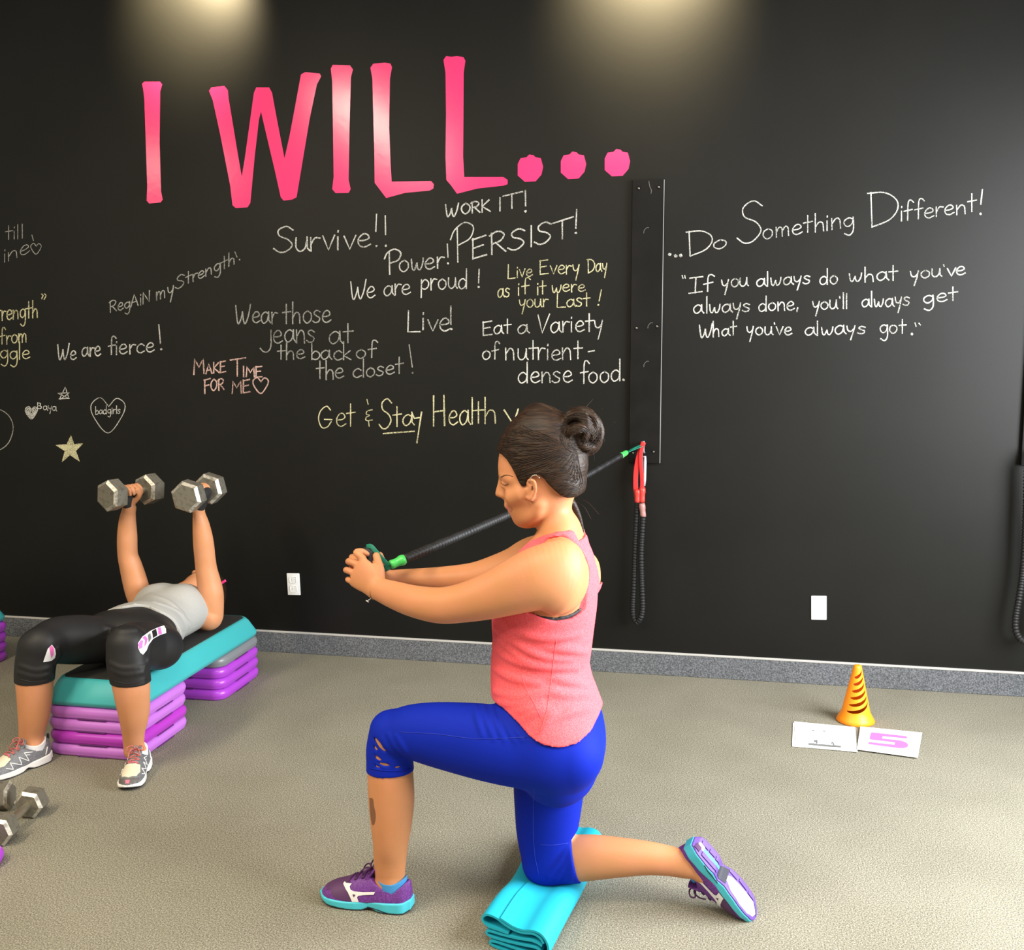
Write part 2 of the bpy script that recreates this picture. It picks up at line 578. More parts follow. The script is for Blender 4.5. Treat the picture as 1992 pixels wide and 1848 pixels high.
def polysdf(x, z, poly):
    """signed distance (negative inside) of a 2-D polygon, on broadcast arrays"""
    poly = np.asarray(poly, float); n = len(poly)
    d = np.full(np.broadcast(x, z).shape, 1e9); sgn = np.ones_like(d)
    for i in range(n):
        a = poly[i]; b = poly[i - 1]
        ex, ez = b - a; wx = x - a[0]; wz = z - a[1]
        t = np.clip((wx * ex + wz * ez) / (ex * ex + ez * ez + 1e-15), 0, 1)
        d = np.minimum(d, (wx - ex * t) ** 2 + (wz - ez * t) ** 2)
        c1 = z >= a[1]; c2 = z < b[1]; c3 = ex * wz > ez * wx
        flip = (c1 & c2 & c3) | (~c1 & ~c2 & ~c3)
        sgn = np.where(flip, -sgn, sgn)
    return sgn * np.sqrt(d)


def fill2d(poly, step):
    """triangulated polygon with interior points: (verts2d, tris)"""
    poly = np.asarray(poly, float)
    b = []
    for i in range(len(poly)):
        p, q = poly[i], poly[(i + 1) % len(poly)]
        n = max(1, int(np.linalg.norm(q - p) / step))
        for k in range(n): b.append(p + (q - p) * k / n)
    b = np.array(b)
    xs = np.arange(poly[:, 0].min(), poly[:, 0].max(), step); ys = np.arange(poly[:, 1].min(), poly[:, 1].max(), step)
    G = np.array([(x, y) for x in xs for y in ys]) if len(xs) and len(ys) else np.zeros((0, 2))
    if len(G):
        sd = polysdf(G[:, 0], G[:, 1], poly); G = G[sd < -.4 * step]
    pts = [Vector(p) for p in np.vstack([b, G])]
    n = len(b)
    v, e, f, *_ = delaunay_2d_cdt(pts, [(i, (i + 1) % n) for i in range(n)], [list(range(n))], 1, 1e-6)
    return np.array([(p.x, p.y) for p in v]), f


def biggest(P, F):
    """keep the largest connected island"""
    par = list(range(len(P)))
    def find(a):
        while par[a] != a:
            par[a] = par[par[a]]; a = par[a]
        return a
    for q in F:
        r = find(q[0])
        for i in q[1:]: par[find(i)] = r
    cnt = {}
    for q in F: cnt[find(q[0])] = cnt.get(find(q[0]), 0) + 1
    if not cnt: return P, F
    best = max(cnt, key=cnt.get)
    F = [q for q in F if find(q[0]) == best]
    used = sorted({i for q in F for i in q}); mp = {a: b for b, a in enumerate(used)}
    return [P[i] for i in used], [tuple(mp[i] for i in q) for q in F]


def patch(name, V, poly, m, parent, lift=.0008, step=2.5, iso=0.0, smooth_poly=0, thick=True):
    """thin applique that follows a surface, outlined by a polygon of sight-line points"""
    if smooth_poly:
        poly = catmull(list(poly) + [poly[0]], smooth_poly)[:-1]
    v2, f = fill2d(poly, step)
    P = []; ok = []
    for p in v2:
        h = V.hit(p[0], p[1], iso + lift)
        ok.append(h is not None); P.append(h if h is not None else np.zeros(3))
    F = [q for q in f if all(ok[i] for i in q)]
    P, F = biggest(P, F)
    return mesh(name, P, F, m, parent)


def path_on(V, pts, n=6, iso=0.0, lift=0.0):
    out = []
    for p in catmull(pts, n):
        h = V.hit(p[0], p[1], iso + lift)
        if h is not None: out.append(h)
    return np.array(out)

# ================================================================ the room
def wall_pt(px, py, off=0.0):
    return at(px, py, -off)


o = mesh('floor', [(-7, -6.5, 0), (3.2, -6.5, 0), (3.2, 0, 0), (-7, 0, 0)], [(0, 1, 2, 3)], 'carpet')
tag(o, 'grey beige speckled carpet floor', kind='structure')
WALL = bm_obj('wall_back', box_bm((-7, 0, 0), (3.2, .12, 4.2)), 'wall_black')
tag(WALL, 'matte black painted chalkboard wall covered in handwriting', kind='structure')
BB = bm_obj('baseboard_back', box_bm((-7, -.010, 0), (3.2, 0, .098), .002, 1), 'carpet_strip')
tag(BB, 'blue grey carpet baseboard strip along the black wall', kind='structure')
TR = bm_obj('trim_1', box_bm((-7, -.012, .098), (3.2, 0, .1075), .002, 1), 'strip_cap')
tag(TR, 'thin pale cap strip on top of the carpet baseboard', kind='structure')


# ================================================================ pink vinyl letters
def crop5(pts): return [(220 + x / 1.7786, 80 + y / 1.7786) for x, y in pts]


def vinyl(name, poly, label):
    v2, f = fill2d(poly, 6)
    n = len(v2)
    P = [wall_pt(p[0], p[1], .0016) for p in v2] + [wall_pt(p[0], p[1], .0002) for p in v2]
    cnt = {}
    for q in f:
        for i in range(3):
            e = (q[i], q[(i + 1) % 3]); cnt[e] = 1
    F = [tuple(q) for q in f]
    for (a, b) in list(cnt):
        if (b, a) not in cnt: F.append((b, a, a + n, b + n))
    bm = bmesh.new()
    vs = [bm.verts.new(p) for p in P]
    for q in F:
        try: bm.faces.new([vs[i] for i in q])
        except ValueError: pass
    o = bm_obj(name, bm, 'vinyl_pink', None, auto=30)
    return tag(o, label, 'wall letter', 'pink vinyl letters and dots on the black wall')


vinyl('letter_decal', crop5([(100, 148), (108, 140), (162, 140), (170, 150), (163, 175), (161, 350), (166, 520), (172, 548), (165, 558), (125, 562), (116, 552), (118, 500), (113, 350), (108, 200), (104, 165)]),
      'hot pink vinyl letter I standing alone before the W')
vinyl('letter_decal', crop5([(332, 172), (340, 160), (385, 155), (397, 170), (400, 200), (430, 380), (445, 468), (455, 410), (487, 180), (495, 160), (540, 160), (550, 178), (565, 260), (593, 405), (610, 330), (640, 170), (650, 115), (665, 107), (715, 112), (720, 122), (705, 150), (680, 270), (655, 420), (635, 540), (620, 548), (590, 552), (580, 540), (560, 450), (527, 310), (512, 245), (505, 270), (490, 400), (475, 560), (465, 575), (425, 578), (413, 568), (405, 500), (370, 320), (345, 205)]),
      'hot pink vinyl letter W on the black wall')
vinyl('letter_decal', crop5([(753, 95), (760, 82), (820, 84), (830, 98), (823, 125), (818, 300), (815, 480), (822, 512), (815, 525), (770, 526), (758, 512), (763, 470), (760, 250), (758, 140)]),
      'hot pink vinyl letter I between the W and the first L')
vinyl('letter_decal', crop5([(890, 92), (900, 78), (925, 76), (940, 74), (960, 78), (965, 90), (958, 130), (955, 300), (960, 420), (964, 486), (1100, 484), (1110, 495), (1108, 510), (1095, 517), (1010, 525), (945, 543), (920, 510), (905, 490), (904, 400), (900, 250), (897, 130)]),
      'hot pink vinyl letter L next to the I, first of two Ls')
vinyl('letter_decal', crop5([(1143, 65), (1152, 52), (1170, 54), (1190, 52), (1212, 55), (1219, 68), (1213, 110), (1212, 300), (1211, 400), (1215, 470), (1350, 470), (1365, 480), (1365, 495), (1350, 500), (1260, 510), (1190, 528), (1170, 500), (1153, 480), (1150, 400), (1152, 250), (1150, 110)]),
      'tallest hot pink vinyl L, second L, just before the dots')
DOT = [(1400, 425), (1410, 405), (1430, 402), (1440, 392), (1455, 395), (1462, 402), (1480, 405), (1488, 435), (1482, 462), (1462, 485), (1425, 487), (1400, 465)]
for dx, dy, lab in ((0, 0, 'pink vinyl dot nearest the last letter L'), (149, -10, 'middle one of three pink vinyl dots on the wall'), (301, -19, 'pink vinyl dot nearest the black anchor board')):
    vinyl('dot_decal', crop5([(x + dx, y + dy) for x, y in DOT]), lab)

# ================================================================ chalk handwriting (strokes on the wall)
G = {}


def gl(ch, adv, *strokes): G[ch] = (adv, strokes)


S_, L_ = 'S', 'L'   # smooth / straight strokes
gl('a', .95, (S_, (.72, .82), (.42, 1), (.1, .72), (.06, .3), (.28, 0), (.6, .25), (.73, .8)), (L_, (.73, 1), (.76, .25), (.92, .02)))
gl('b', .9, (L_, (.08, 1.9), (.08, 0)), (S_, (.08, .6), (.38, .98), (.7, .72), (.7, .28), (.42, 0), (.08, .12)))
gl('c', .85, (S_, (.72, .8), (.45, 1), (.12, .72), (.08, .3), (.36, 0), (.74, .18)))
gl('d', .95, (S_, (.7, .75), (.42, .98), (.1, .72), (.06, .3), (.28, 0), (.62, .2), (.72, .6)), (L_, (.74, 1.9), (.74, .02)))
gl('e', .85, (S_, (.1, .5), (.45, .52), (.68, .68), (.55, .96), (.3, .96), (.07, .6), (.12, .18), (.4, 0), (.75, .18)))
gl('f', .72, (S_, (.72, 1.7), (.52, 1.95), (.32, 1.7), (.28, 0)), (L_, (.02, .92), (.62, 1)))
gl('g', .92, (S_, (.72, .82), (.42, 1), (.1, .75), (.1, .35), (.35, .1), (.65, .35), (.73, .8)), (S_, (.73, 1), (.76, .2), (.7, -.5), (.45, -.82), (.12, -.6)))
gl('h', .9, (L_, (.08, 1.9), (.08, 0)), (S_, (.08, .5), (.35, .96), (.62, .8), (.68, .02)))
gl('i', .38, (L_, (.12, .95), (.12, 0)), (L_, (.13, 1.32), (.14, 1.42)))
gl('j', .5, (S_, (.3, .95), (.3, -.3), (.05, -.75), (-.3, -.75), (-.55, -.5)))
gl('k', .85, (L_, (.08, 1.9), (.08, 0)), (L_, (.62, .95), (.1, .42), (.68, 0)))
gl('l', .35, (L_, (.1, 1.9), (.1, 0)))
gl('m', 1.2, (L_, (.06, 1), (.08, 0)), (S_, (.08, .5), (.28, .96), (.48, .78), (.5, 0)), (S_, (.5, .5), (.72, .96), (.92, .78), (.96, 0)))
gl('n', .9, (L_, (.06, 1), (.08, 0)), (S_, (.08, .5), (.38, .97), (.64, .78), (.7, 0)))
gl('o', .88, (S_, (.4, 1), (.1, .75), (.08, .3), (.36, 0), (.68, .25), (.7, .72), (.42, 1)))
gl('p', .9, (L_, (.08, 1), (.06, -.8)), (S_, (.08, .6), (.38, .98), (.7, .72), (.68, .28), (.4, .02), (.08, .15)))
gl('q', .95, (S_, (.72, .82), (.42, 1), (.1, .72), (.06, .3), (.28, 0), (.6, .25), (.73, .8)), (L_, (.73, 1), (.76, -.75)))
gl('r', .68, (L_, (.08, 1), (.1, 0)), (S_, (.1, .5), (.32, .95), (.6, .92)))
gl('s', .75, (S_, (.62, .85), (.35, 1), (.12, .8), (.3, .55), (.58, .35), (.5, .05), (.22, -.02), (.02, .12)))
gl('t', .72, (L_, (.32, 1.7), (.32, .02)), (L_, (.02, 1.0), (.66, 1.05)))
gl('u', .92, (S_, (.08, 1), (.08, .3), (.3, 0), (.58, .2), (.68, .7)), (L_, (.7, 1), (.72, .2), (.85, .02)))
gl('v', .8, (L_, (.04, 1), (.36, 0), (.7, 1)))
gl('w', 1.1, (S_, (.05, 1), (.12, .2), (.28, .02), (.48, .6)), (S_, (.48, .6), (.55, .1), (.72, .02), (.9, .5), (.95, 1)))
gl('x', .8, (L_, (.05, 1), (.7, 0)), (L_, (.7, 1), (.05, 0)))
gl('y', .85, (S_, (.06, 1), (.15, .45), (.38, .3), (.62, .6)), (L_, (.7, 1), (.58, .2), (.36, -.8)))
gl('A', 1.2, (L_, (.02, 0), (.5, 1.7), (1.0, 0)), (L_, (.2, .6), (.85, .62)))
gl('B', 1.1, (L_, (.08, 1.7), (.08, 0)), (S_, (.08, 1.65), (.7, 1.5), (.6, 1.0), (.1, .9), (.8, .7), (.8, .15), (.08, .02)))
gl('D', 1.25, (L_, (.1, 1.7), (.14, 0)), (S_, (-.02, 1.68), (.6, 1.62), (1.02, 1.2), (1.05, .7), (.75, .25), (.14, 0)))
gl('E', 1.05, (L_, (.08, 1.7), (.08, 0)), (L_, (.05, 1.62), (.85, 1.75)), (L_, (.08, .88), (.7, .98)), (L_, (.08, 0), (.9, .08)))
gl('F', 1.0, (L_, (.08, 1.7), (.08, 0)), (L_, (.0, 1.65), (.85, 1.8)), (L_, (.08, .95), (.65, 1.02)))
gl('G', 1.25, (S_, (.95, 1.4), (.65, 1.72), (.2, 1.35), (.06, .7), (.3, .05), (.7, .05), (1.0, .45)), (L_, (1.05, .62), (.5, .68)))
gl('H', 1.2, (L_, (.1, 1.7), (.1, 0)), (L_, (.9, 1.7), (.95, 0)), (L_, (.1, .8), (.95, .85)))
gl('I', .5, (L_, (.2, 1.7), (.2, 0)))
gl('J', .9, (L_, (.6, 1.7), (.6, .2)))
gl('K', 1.1, (L_, (.1, 1.7), (.1, 0)), (L_, (.85, 1.6), (.12, .8), (1.0, 0)))
gl('L', 1.05, (L_, (.12, 1.75), (.08, 0), (.9, .02)))
gl('M', 1.4, (L_, (.05, 0), (.15, 1.7), (.62, .7), (1.1, 1.65), (1.2, 0)))
gl('N', 1.25, (L_, (.08, 0), (.1, 1.65), (.9, .1), (.95, 1.7)))
gl('O', 1.2, (S_, (.5, 1.65), (.1, 1.2), (.1, .5), (.5, .02), (.95, .5), (.95, 1.2), (.55, 1.65)))
gl('P', 1.1, (L_, (.22, 1.55), (.25, -.05)), (S_, (-.08, 1.1), (.1, 1.5), (.55, 1.75), (.95, 1.45), (.8, .95), (.28, .75)))
gl('R', 1.1, (L_, (.1, 1.65), (.12, 0)), (S_, (-.02, 1.5), (.45, 1.72), (.85, 1.4), (.65, .95), (.15, .8)), (L_, (.35, .85), (.95, 0)))
gl('S', 1.1, (S_, (.95, 1.45), (.6, 1.72), (.2, 1.5), (.25, 1.1), (.7, .8), (.9, .4), (.6, .02), (.25, -.02), (-.05, .25)))
gl('T', 1.1, (L_, (.5, 1.7), (.5, 0)), (L_, (-.05, 1.62), (1.15, 1.8)))
gl('V', 1.0, (L_, (.02, 1.7), (.35, 0), (.95, 1.75)))
gl('W', 1.5, (S_, (.02, 1.7), (.15, .4), (.3, .02), (.55, .6), (.65, 1.1)), (S_, (.65, 1.1), (.75, .3), (.92, .02), (1.2, .7), (1.4, 1.75)))
gl('#I', 1.0, (L_, (.45, 1.7), (.4, 0)), (L_, (.05, 1.7), (.9, 1.75)), (L_, (0, 0), (.85, .08)))   # serif I
gl("'", .3, (L_, (.1, 1.5), (.12, 1.32)))
gl(',', .35, (L_, (.15, .15), (.08, -.3)))
gl('.', .35, (L_, (.1, .0), (.16, .08)))
gl('-', .7, (L_, (.1, .65), (.6, .7)))


def glyphs(s):
    i = 0
    while i < len(s):
        if s[i] == '#': yield s[i:i + 2]; i += 2
        else: yield s[i]; i += 1


LAYER = [0]


def ribbon(pts, w):
    """chalk stroke in photo coordinates -> quads on the wall"""
    pts = np.asarray(pts, float); n = len(pts)
    T = np.gradient(pts, axis=0) if n > 1 else np.array([[1, 0]])
    T /= np.linalg.norm(T, axis=1)[:, None] + 1e-9
    N = np.c_[-T[:, 1], T[:, 0]]
    ww = w * .82 * (.85 + .3 * rng.random(n))
    V = []; F = []; LAYER[0] += 1
    a = pts - T * 0; pts2 = pts.copy(); pts2[0] -= T[0] * w * .4; pts2[-1] += T[-1] * w * .4
    for i in range(n):
        for sgn in (-1, 1):
            q = pts2[i] + N[i] * sgn * ww[i] / 2
            V.append(wall_pt(q[0], q[1], .0005 + .000018 * (LAYER[0] % 40)))
    for i in range(n - 1): F.append((2 * i, 2 * i + 1, 2 * i + 3, 2 * i + 2))
    return V, F


def word(s, x0, y0, x1, y1, xh, slant=0.0, w=3.0):
    gs = list(glyphs(s))
    tot = sum(G[g][0] for g in gs) - .12
    L = math.hypot(x1 - x0, y1 - y0); ux, uy = (x1 - x0) / L, (y1 - y0) / L
    sx = L / tot; pen = 0; out = []
    for g in gs:
        adv, st = G[g]
        jx, jy, js = rng.normal(0, .03), rng.normal(0, .04), 1 + rng.normal(0, .04)
        for q in st:
            pts = np.array(q[1:], float)
            pts = catmull(pts, 6) if q[0] == 'S' else catmull(pts, 1) if len(pts) < 3 else pts
            if q[0] == 'L':
                pts = np.vstack([pts[i] + (pts[i + 1] - pts[i]) * t for i in range(len(pts) - 1) for t in (0, .5)] + [pts[-1]])
            X = (pen + jx + pts[:, 0] + slant * pts[:, 1]) * sx
            Yv = (pts[:, 1] * js + jy) * xh
            P = np.c_[x0 + ux * X + uy * Yv * .0, y0 + uy * X - Yv]
            out.append(ribbon(P, w))
        pen += adv
    return out


def stroke(pts, w=3.0, smooth=False, n=5):
    return [ribbon(catmull(pts, n) if smooth else np.vstack([np.linspace(pts[i], pts[i + 1], 4)[:-1] for i in range(len(pts) - 1)] + [np.array([pts[-1]])]), w)]


def dot(x, y, r):
    LAYER[0] += 1
    rr = r * (1 + .18 * rng.normal(0, 1, 12).clip(-1, 1))
    V = [wall_pt(x + rr[k] * math.cos(k * math.pi / 6), y + rr[k] * math.sin(k * math.pi / 6), .0005 + .000018 * (LAYER[0] % 40)) for k in range(12)]
    return [(V, [tuple(range(12))])]


def bang(x0, y0, x1, y1, dx, dy, w=3.0):
    return stroke([(x0, y0), (x1, y1)], w) + dot(dx, dy, w * .72)


def heart(cx, cy, s, w=2.4):
    pts = [(0, -.28), (-.22, -.5), (-.47, -.3), (-.4, .05), (0, .5), (.38, .05), (.48, -.3), (.25, -.48), (.02, -.25)]
    return stroke([(cx + a * s, cy + b * s) for a, b in pts], w, True)


def write(label, m, *parts):
    V, F = merge(*[q for p in parts for q in p])
    o = mesh('chalk_writing', V, F, m, WALL, smooth=False)
    o['label'] = label


write('chalk words till mine with a small heart', 'chalk_faint', word('till', 10, 467, 46, 463, 16, w=2), word('mine', -26, 525, 57, 491, 17, w=2), stroke([(62, 457), (65, 468)], 2), heart(70, 484, 21, 2))
write('yellow chalk words strength from struggle', 'chalk_yellow', word('Strength', -24, 625, 74, 617, 18, w=2.8), stroke([(81, 572), (84, 575), (81, 581)], 2.5), stroke([(87, 572), (90, 575), (86, 582)], 2.5),
      word('from', 0, 670, 53, 665, 17, w=2.6), word('struggle', -62, 702, 58, 698, 17, w=2.6))
write('chalk words We are fierce', 'chalk_white', word('We', 112, 701, 148, 698, 17), word('are', 159, 694, 196, 692, 17), word('fierce', 209, 691, 299, 683, 18), bang(309, 632, 312, 668, 314, 679))
write('faint chalk words Regain my Strength', 'chalk_faint', word('RegAiN', 213, 609, 294, 588, 14, w=2.6), word('my', 303, 584, 337, 573, 16, w=2.6), word('Strength', 342, 561, 457, 514, 14, w=2.6), bang(457, 490, 461, 500, 466, 505, 2.2))
write('chalk words Survive with two exclamation marks', 'chalk_white', word('S', 533, 492, 570, 490, 29, w=3.2), word('urvive', 571, 490, 719, 480, 26, w=3.4), bang(732.5, 417, 731, 450, 732.5, 478.5), bang(749.5, 420, 750, 456, 750.5, 478))
write('chalk words Wear those jeans at the back of the closet', 'chalk_faint', word('Wear', 459, 631, 539, 628, 22), word('those', 550, 631, 643, 625, 23), word('jeans', 519, 666, 612, 667, 24), word('at', 640, 670, 686, 668, 23),
      word('the', 539, 699, 592, 698, 17), word('back', 604, 700, 684, 700, 17), word('of', 692, 697, 730, 695, 17), word('the', 615, 737, 669, 735, 20), word('closet', 685, 736, 783, 727, 18), bang(796, 671, 802, 714, 802.5, 725, 2.6))
write('pink chalk words Make Time For Me with a heart', 'chalk_pink', word('M', 376, 729, 398, 727, 18, w=3.4), word('AKE', 400, 727, 439, 724, 11.5, w=3.2), word('T', 449, 732, 473, 731, 18, w=3.2), word('IME', 471, 732, 510, 733, 12, w=3.2),
      word('F', 397, 765, 409, 764, 15, w=3.2), word('OR', 410, 762, 436, 757, 13, w=3), word('ME', 451, 766, 487, 763, 14, w=3.2), heart(507, 750, 31, 3))
write('chalk word Power', 'chalk_white', word('P', 752, 532, 782, 530, 26, w=3.4), word('ower', 776, 529, 863, 521, 21, w=3.2), bang(870, 475, 871.5, 500, 871.5, 512))
write('chalk word Persist in capitals', 'chalk_white', word('P', 880, 508, 922, 498, 41, w=3), word('ERSIST', 920, 504, 1108, 461, 23, w=3.6), bang(1122, 408, 1120, 444, 1120, 453, 3.4))
write('chalk words Work It in capitals', 'chalk_white', word('W', 866, 422, 891, 420, 14, w=3.4), word('ORK', 896, 417, 953, 411, 13, w=3.4), word('I', 966, 410, 977, 409, 15, w=3.4), word('T', 980, 407, 1011, 402, 15, w=3.4), bang(1022, 371, 1022.5, 400, 1022, 411, 3.6))
write('chalk words We are proud', 'chalk_white', word('We', 681, 584, 729, 578, 20), word('are', 745, 575, 799, 571, 20), word('proud', 818, 564, 909, 560, 21), bang(932, 524, 931, 550, 931.5, 558))
write('cream chalk words Live Every Day as if it were your Last', 'chalk_yellow', word('Live', 987, 542, 1035, 537, 15, w=2.6), word('Every', 1050, 534, 1128, 532, 16, w=2.6), word('Day', 1143, 531, 1181, 527, 16, w=2.6),
      word('as', 968, 579, 991, 576, 16, w=2.6), word('if', 1006, 574, 1029, 572, 15, w=2.6), word('it', 1043, 573, 1061, 572, 15, w=2.6), word('were', 1073, 570, 1137, 566, 14, w=2.6),
      word('your', 1009, 599, 1066, 596, 15, w=2.6), word('Last', 1082, 598, 1147, 596, 15, w=2.6), bang(1169.7, 564, 1165.5, 585, 1164, 593, 2.6))
write('chalk word Live', 'chalk_white', word('Live', 790, 644, 875, 644, 23, w=3.4), bang(877, 596, 877, 631, 878.5, 640, 3.2))
write('chalk words Eat a Variety of nutrient-dense food', 'chalk_white', word('Eat', 938, 651, 993, 648, 17), word('a', 1006, 650, 1027, 648, 17), word('Variety', 1047, 648, 1173, 643, 20),
      word('of', 938, 700, 969, 697, 18), word('nutrient', 982, 700, 1131, 699, 22), word('-', 1143, 698, 1156, 697, 22), word('dense', 1008, 745, 1111, 743, 21), word('food', 1128, 745, 1208, 741, 22), dot(1213, 739, 2.4))
write('yellow green chalk words Get and Stay Healthy', 'chalk_yellow', word('Get', 620, 832, 690, 828, 25, w=2.6), stroke([(714, 777), (716, 786)], 2.4), stroke([(724, 797), (714, 800), (713, 806), (719, 808), (712, 812), (713, 818), (724, 817)], 2.4, True), stroke([(717, 820), (718, 829)], 2.4),
      word('S', 739, 831, 763, 829, 32, w=3), word('ta', 764, 830, 803, 827, 22, w=3), stroke([(801, 802), (806, 814), (817, 812)], 3), stroke([(820, 802), (811, 861)], 3.2), stroke([(746, 843.5), (775, 841), (805.5, 839)], 3.2),
      word('H', 841, 828, 868, 827, 32, w=3.4), word('eal', 873, 827, 921, 825, 27, w=3), word('th', 920, 824, 970, 823, 26, w=3), stroke([(981, 798), (999, 826)], 3.6), stroke([(1008, 796), (997, 832)], 3.6))
write('large chalk words Do Something Different', 'chalk_white', dot(1303, 495, 3.2), dot(1314, 498, 3.4), dot(1324.5, 497, 3.4),
      word('D', 1333, 497, 1385, 489, 29), word('o', 1386, 486, 1413, 481, 18), word('S', 1438, 474, 1486, 466, 42), word('omething', 1484, 466, 1662, 440, 20, w=2.8), word('D', 1687, 443, 1748, 436, 41), word('ifferent', 1750, 430, 1898, 411, 19, w=2.8), bang(1911, 369, 1908, 397, 1907.5, 416, 3.2))
write('chalk quotation If you always do what you have always done', 'chalk_white', stroke([(1327, 536), (1328.5, 541)], 2.4), stroke([(1332, 536), (1333, 541)], 2.4),
      word('#I', 1340, 570, 1366, 568, 18), word('f', 1368, 568, 1386, 565, 16), word('you', 1403, 561, 1455, 556, 16), word('always', 1471, 558, 1576, 551, 15), word('do', 1594, 553, 1629, 551, 16), word('what', 1652, 549, 1745, 545, 16), word("you've", 1770, 543, 1878, 534, 15),
      word('always', 1350, 610, 1458, 606, 16), word('done,', 1475, 606, 1552, 602, 16), word("you'll", 1580, 602, 1650, 600, 16), word('always', 1676, 598, 1769, 594, 16), word('get', 1796, 591, 1861, 585, 16),
      word('What', 1360, 658, 1431, 652, 15), word("you've", 1452, 652, 1540, 650, 15), word('always', 1565, 653, 1682, 648, 15), word('got', 1710, 650, 1760, 649, 16), dot(1774, 650, 2.4), stroke([(1780, 628), (1782, 635)], 2.4), stroke([(1788, 629), (1790, 632)], 3))
write('chalk heart outline with the words bad girls', 'chalk_white', heart(210, 808, 69, 2.0), word('badgirls', 185, 806, 234, 804, 8, w=1.8))
write('small filled chalk heart and the word Baya', 'chalk_white', word('B', 73, 795, 82, 795, 7, w=2), word('aya', 84, 796, 110, 800, 8, w=2), *[heart(61, 803, s_, 2.6) for s_ in (24, 18, 12, 6)])
write('small open chalk star', 'chalk_white', stroke([(116, 776), (127, 753), (134, 775), (112, 765), (135, 764), (117, 777)], 1.8), stroke([(115, 776), (135, 775)], 1.6))
STAR = [(138, 848), (144, 865), (160.5, 863), (147, 877), (154.5, 897), (136, 884), (121, 898), (127, 877), (109, 866), (130, 865)]
v2, f2 = fill2d(STAR, 5)
STARV = ([wall_pt(p[0], p[1], .0006) for p in v2], [tuple(q) for q in f2])
write('yellow filled chalk star', 'chalk_yellow', [STARV], stroke(STAR + [STAR[0]], 2.2))
write('chalk circle cut by the left edge', 'chalk_faint', stroke([(-30, 793), (0, 797), (18, 810), (25.7, 831.5), (18, 859), (0, 875), (-30, 884)], 2, True))

# ================================================================ outlets, anchor boards
def outlet(name, cx, cy, rot, label):
    c = wall_pt(cx, cy)
    mx = Matrix.Translation(Vector(c)) @ Matrix.Rotation(rot, 4, 'Y')
    e = empty(name, c)
    bm = box_bm((-.0325, -.0065, -.0535), (.0325, 0, .0535), .003, 2, mx)
    bm_obj('cover_plate', bm, 'outlet_white', e)
    tag(e, label, 'wall outlet')
    return e, mx


e, mx = outlet('wall_outlet', 571.8, 1136, -.03, 'white outlet plate on the wall beside the lying woman')
for dz in (.022, -.022):
    bm = box_bm((-.016, -.008, dz - .014), (.016, -.006, dz + .014), .004, 2, mx)
    r = bm_obj('socket_face', bm, 'outlet_white', e)
    for dx in (-.006, .006):
        bm_obj('slot', box_bm((dx - .001, -.0083, dz - .001), (dx + .001, -.0079, dz + .008), 0, 1, mx), 'slot_grey', r)
e, mx = outlet('wall_outlet', 1592.8, 1182, -.0345, 'white blank outlet plate on the wall above the orange cone')
for dz in (.03, -.03):
    V, F = ball((0, 0, 0), (.0025, .001, .0025), 8, 6)
    V = [mx @ Vector((v[0], v[1] - .0068, v[2] + dz)) for v in V]
    mesh('plate_screw', V, F, 'outlet_white', e)


def ring(c, R, r, n=16, m=8, axis=1):
    V = []; F = []
    for i in range(n):
        a = 2 * math.pi * i / n
        for k in range(m):
            b = 2 * math.pi * k / m
            q = [(R + r * math.cos(b)) * math.cos(a), r * math.sin(b), (R + r * math.cos(b)) * math.sin(a)]
            if axis == 2: q = [q[0], q[2], q[1]]
            V.append(np.array(c) + q)
    for i in range(n):
        for k in range(m):
            F.append((i * m + k, ((i + 1) % n) * m + k, ((i + 1) % n) * m + (k + 1) % m, i * m + (k + 1) % m))
    return V, F


BT = .022
tl = at(1232, 351, -BT); tr = at(1293, 347, -BT); bl = at(1221, 902, -BT); br = at(1283.5, 900.5, -BT)
x0, x1, z0, z1 = (tl[0] + bl[0]) / 2, (tr[0] + br[0]) / 2, (bl[2] + br[2]) / 2, (tl[2] + tr[2]) / 2
ANCH = empty('anchor_board', ((x0 + x1) / 2, 0, z0))
tag(ANCH, 'long black vertical anchor board bolted to the wall, tubes hooked on it', 'anchor board')
bm = box_bm((x0, -BT, z0), (x1, -.0003, z1), .002, 1)
bmx = bm_obj('board', bm, 'board_black', ANCH, mats=['board_black', 'board_edge_lit'])
for p in bmx.data.polygons:
    if p.normal.x > .6: p.material_index = 1  # right side coloured paler to paint the light catching it
for bx, by in ((1243, 366.5), (1282, 364), (1238.5, 638.5), (1278.5, 635), (1271.5, 879), (1232, 881)):
    c = at(bx, by, -BT)
    bm_obj('bolt', join([box_bm(c + [-.004, -.004, -.004], c + [.004, -.0005, .004], .0015, 2)]), 'bolt', ANCH)
    V, F = ring(c + [0, -.0008, 0], .0085, .0012); mesh('washer', V, F, 'board_black', ANCH)
for pts in ([(1262, 370 - 18), (1262.5, 357), (1264, 364), (1267, 370), (1266, 377)],):
    P = np.array([at(x, y, -BT - .001) for x, y in pts]); V, F = sweep(P, .0022, 6)
    mesh('crack', V, F, 'scuff', ANCH)
for bx, by in ((1256, 447), (1264, 632), (1256, 707)):
    P = np.array([at(bx + dx, by + dy, -BT - .0006) for dx, dy in ((-4, 7), (-3, 1), (2, -4), (6, -4))]); V, F = sweep(catmull(P, 4), .0018, 6)
    mesh('scuff_mark', V, F, 'scuff', ANCH)
# webbing loop that holds the tubes
pk = at(1252, 868, -BT)
P = catmull([pk + [0, 0, .022], pk + [.001, -.02, .014], pk + [.001, -.036, -.004], pk + [.002, -.02, -.022], pk + [.003, 0, -.03]], 5)
V, F = sweep(P, 0, 10, flat=(.010, .003)); mesh('webbing_loop', V, F, 'webbing_and_highlight_grey', ANCH)

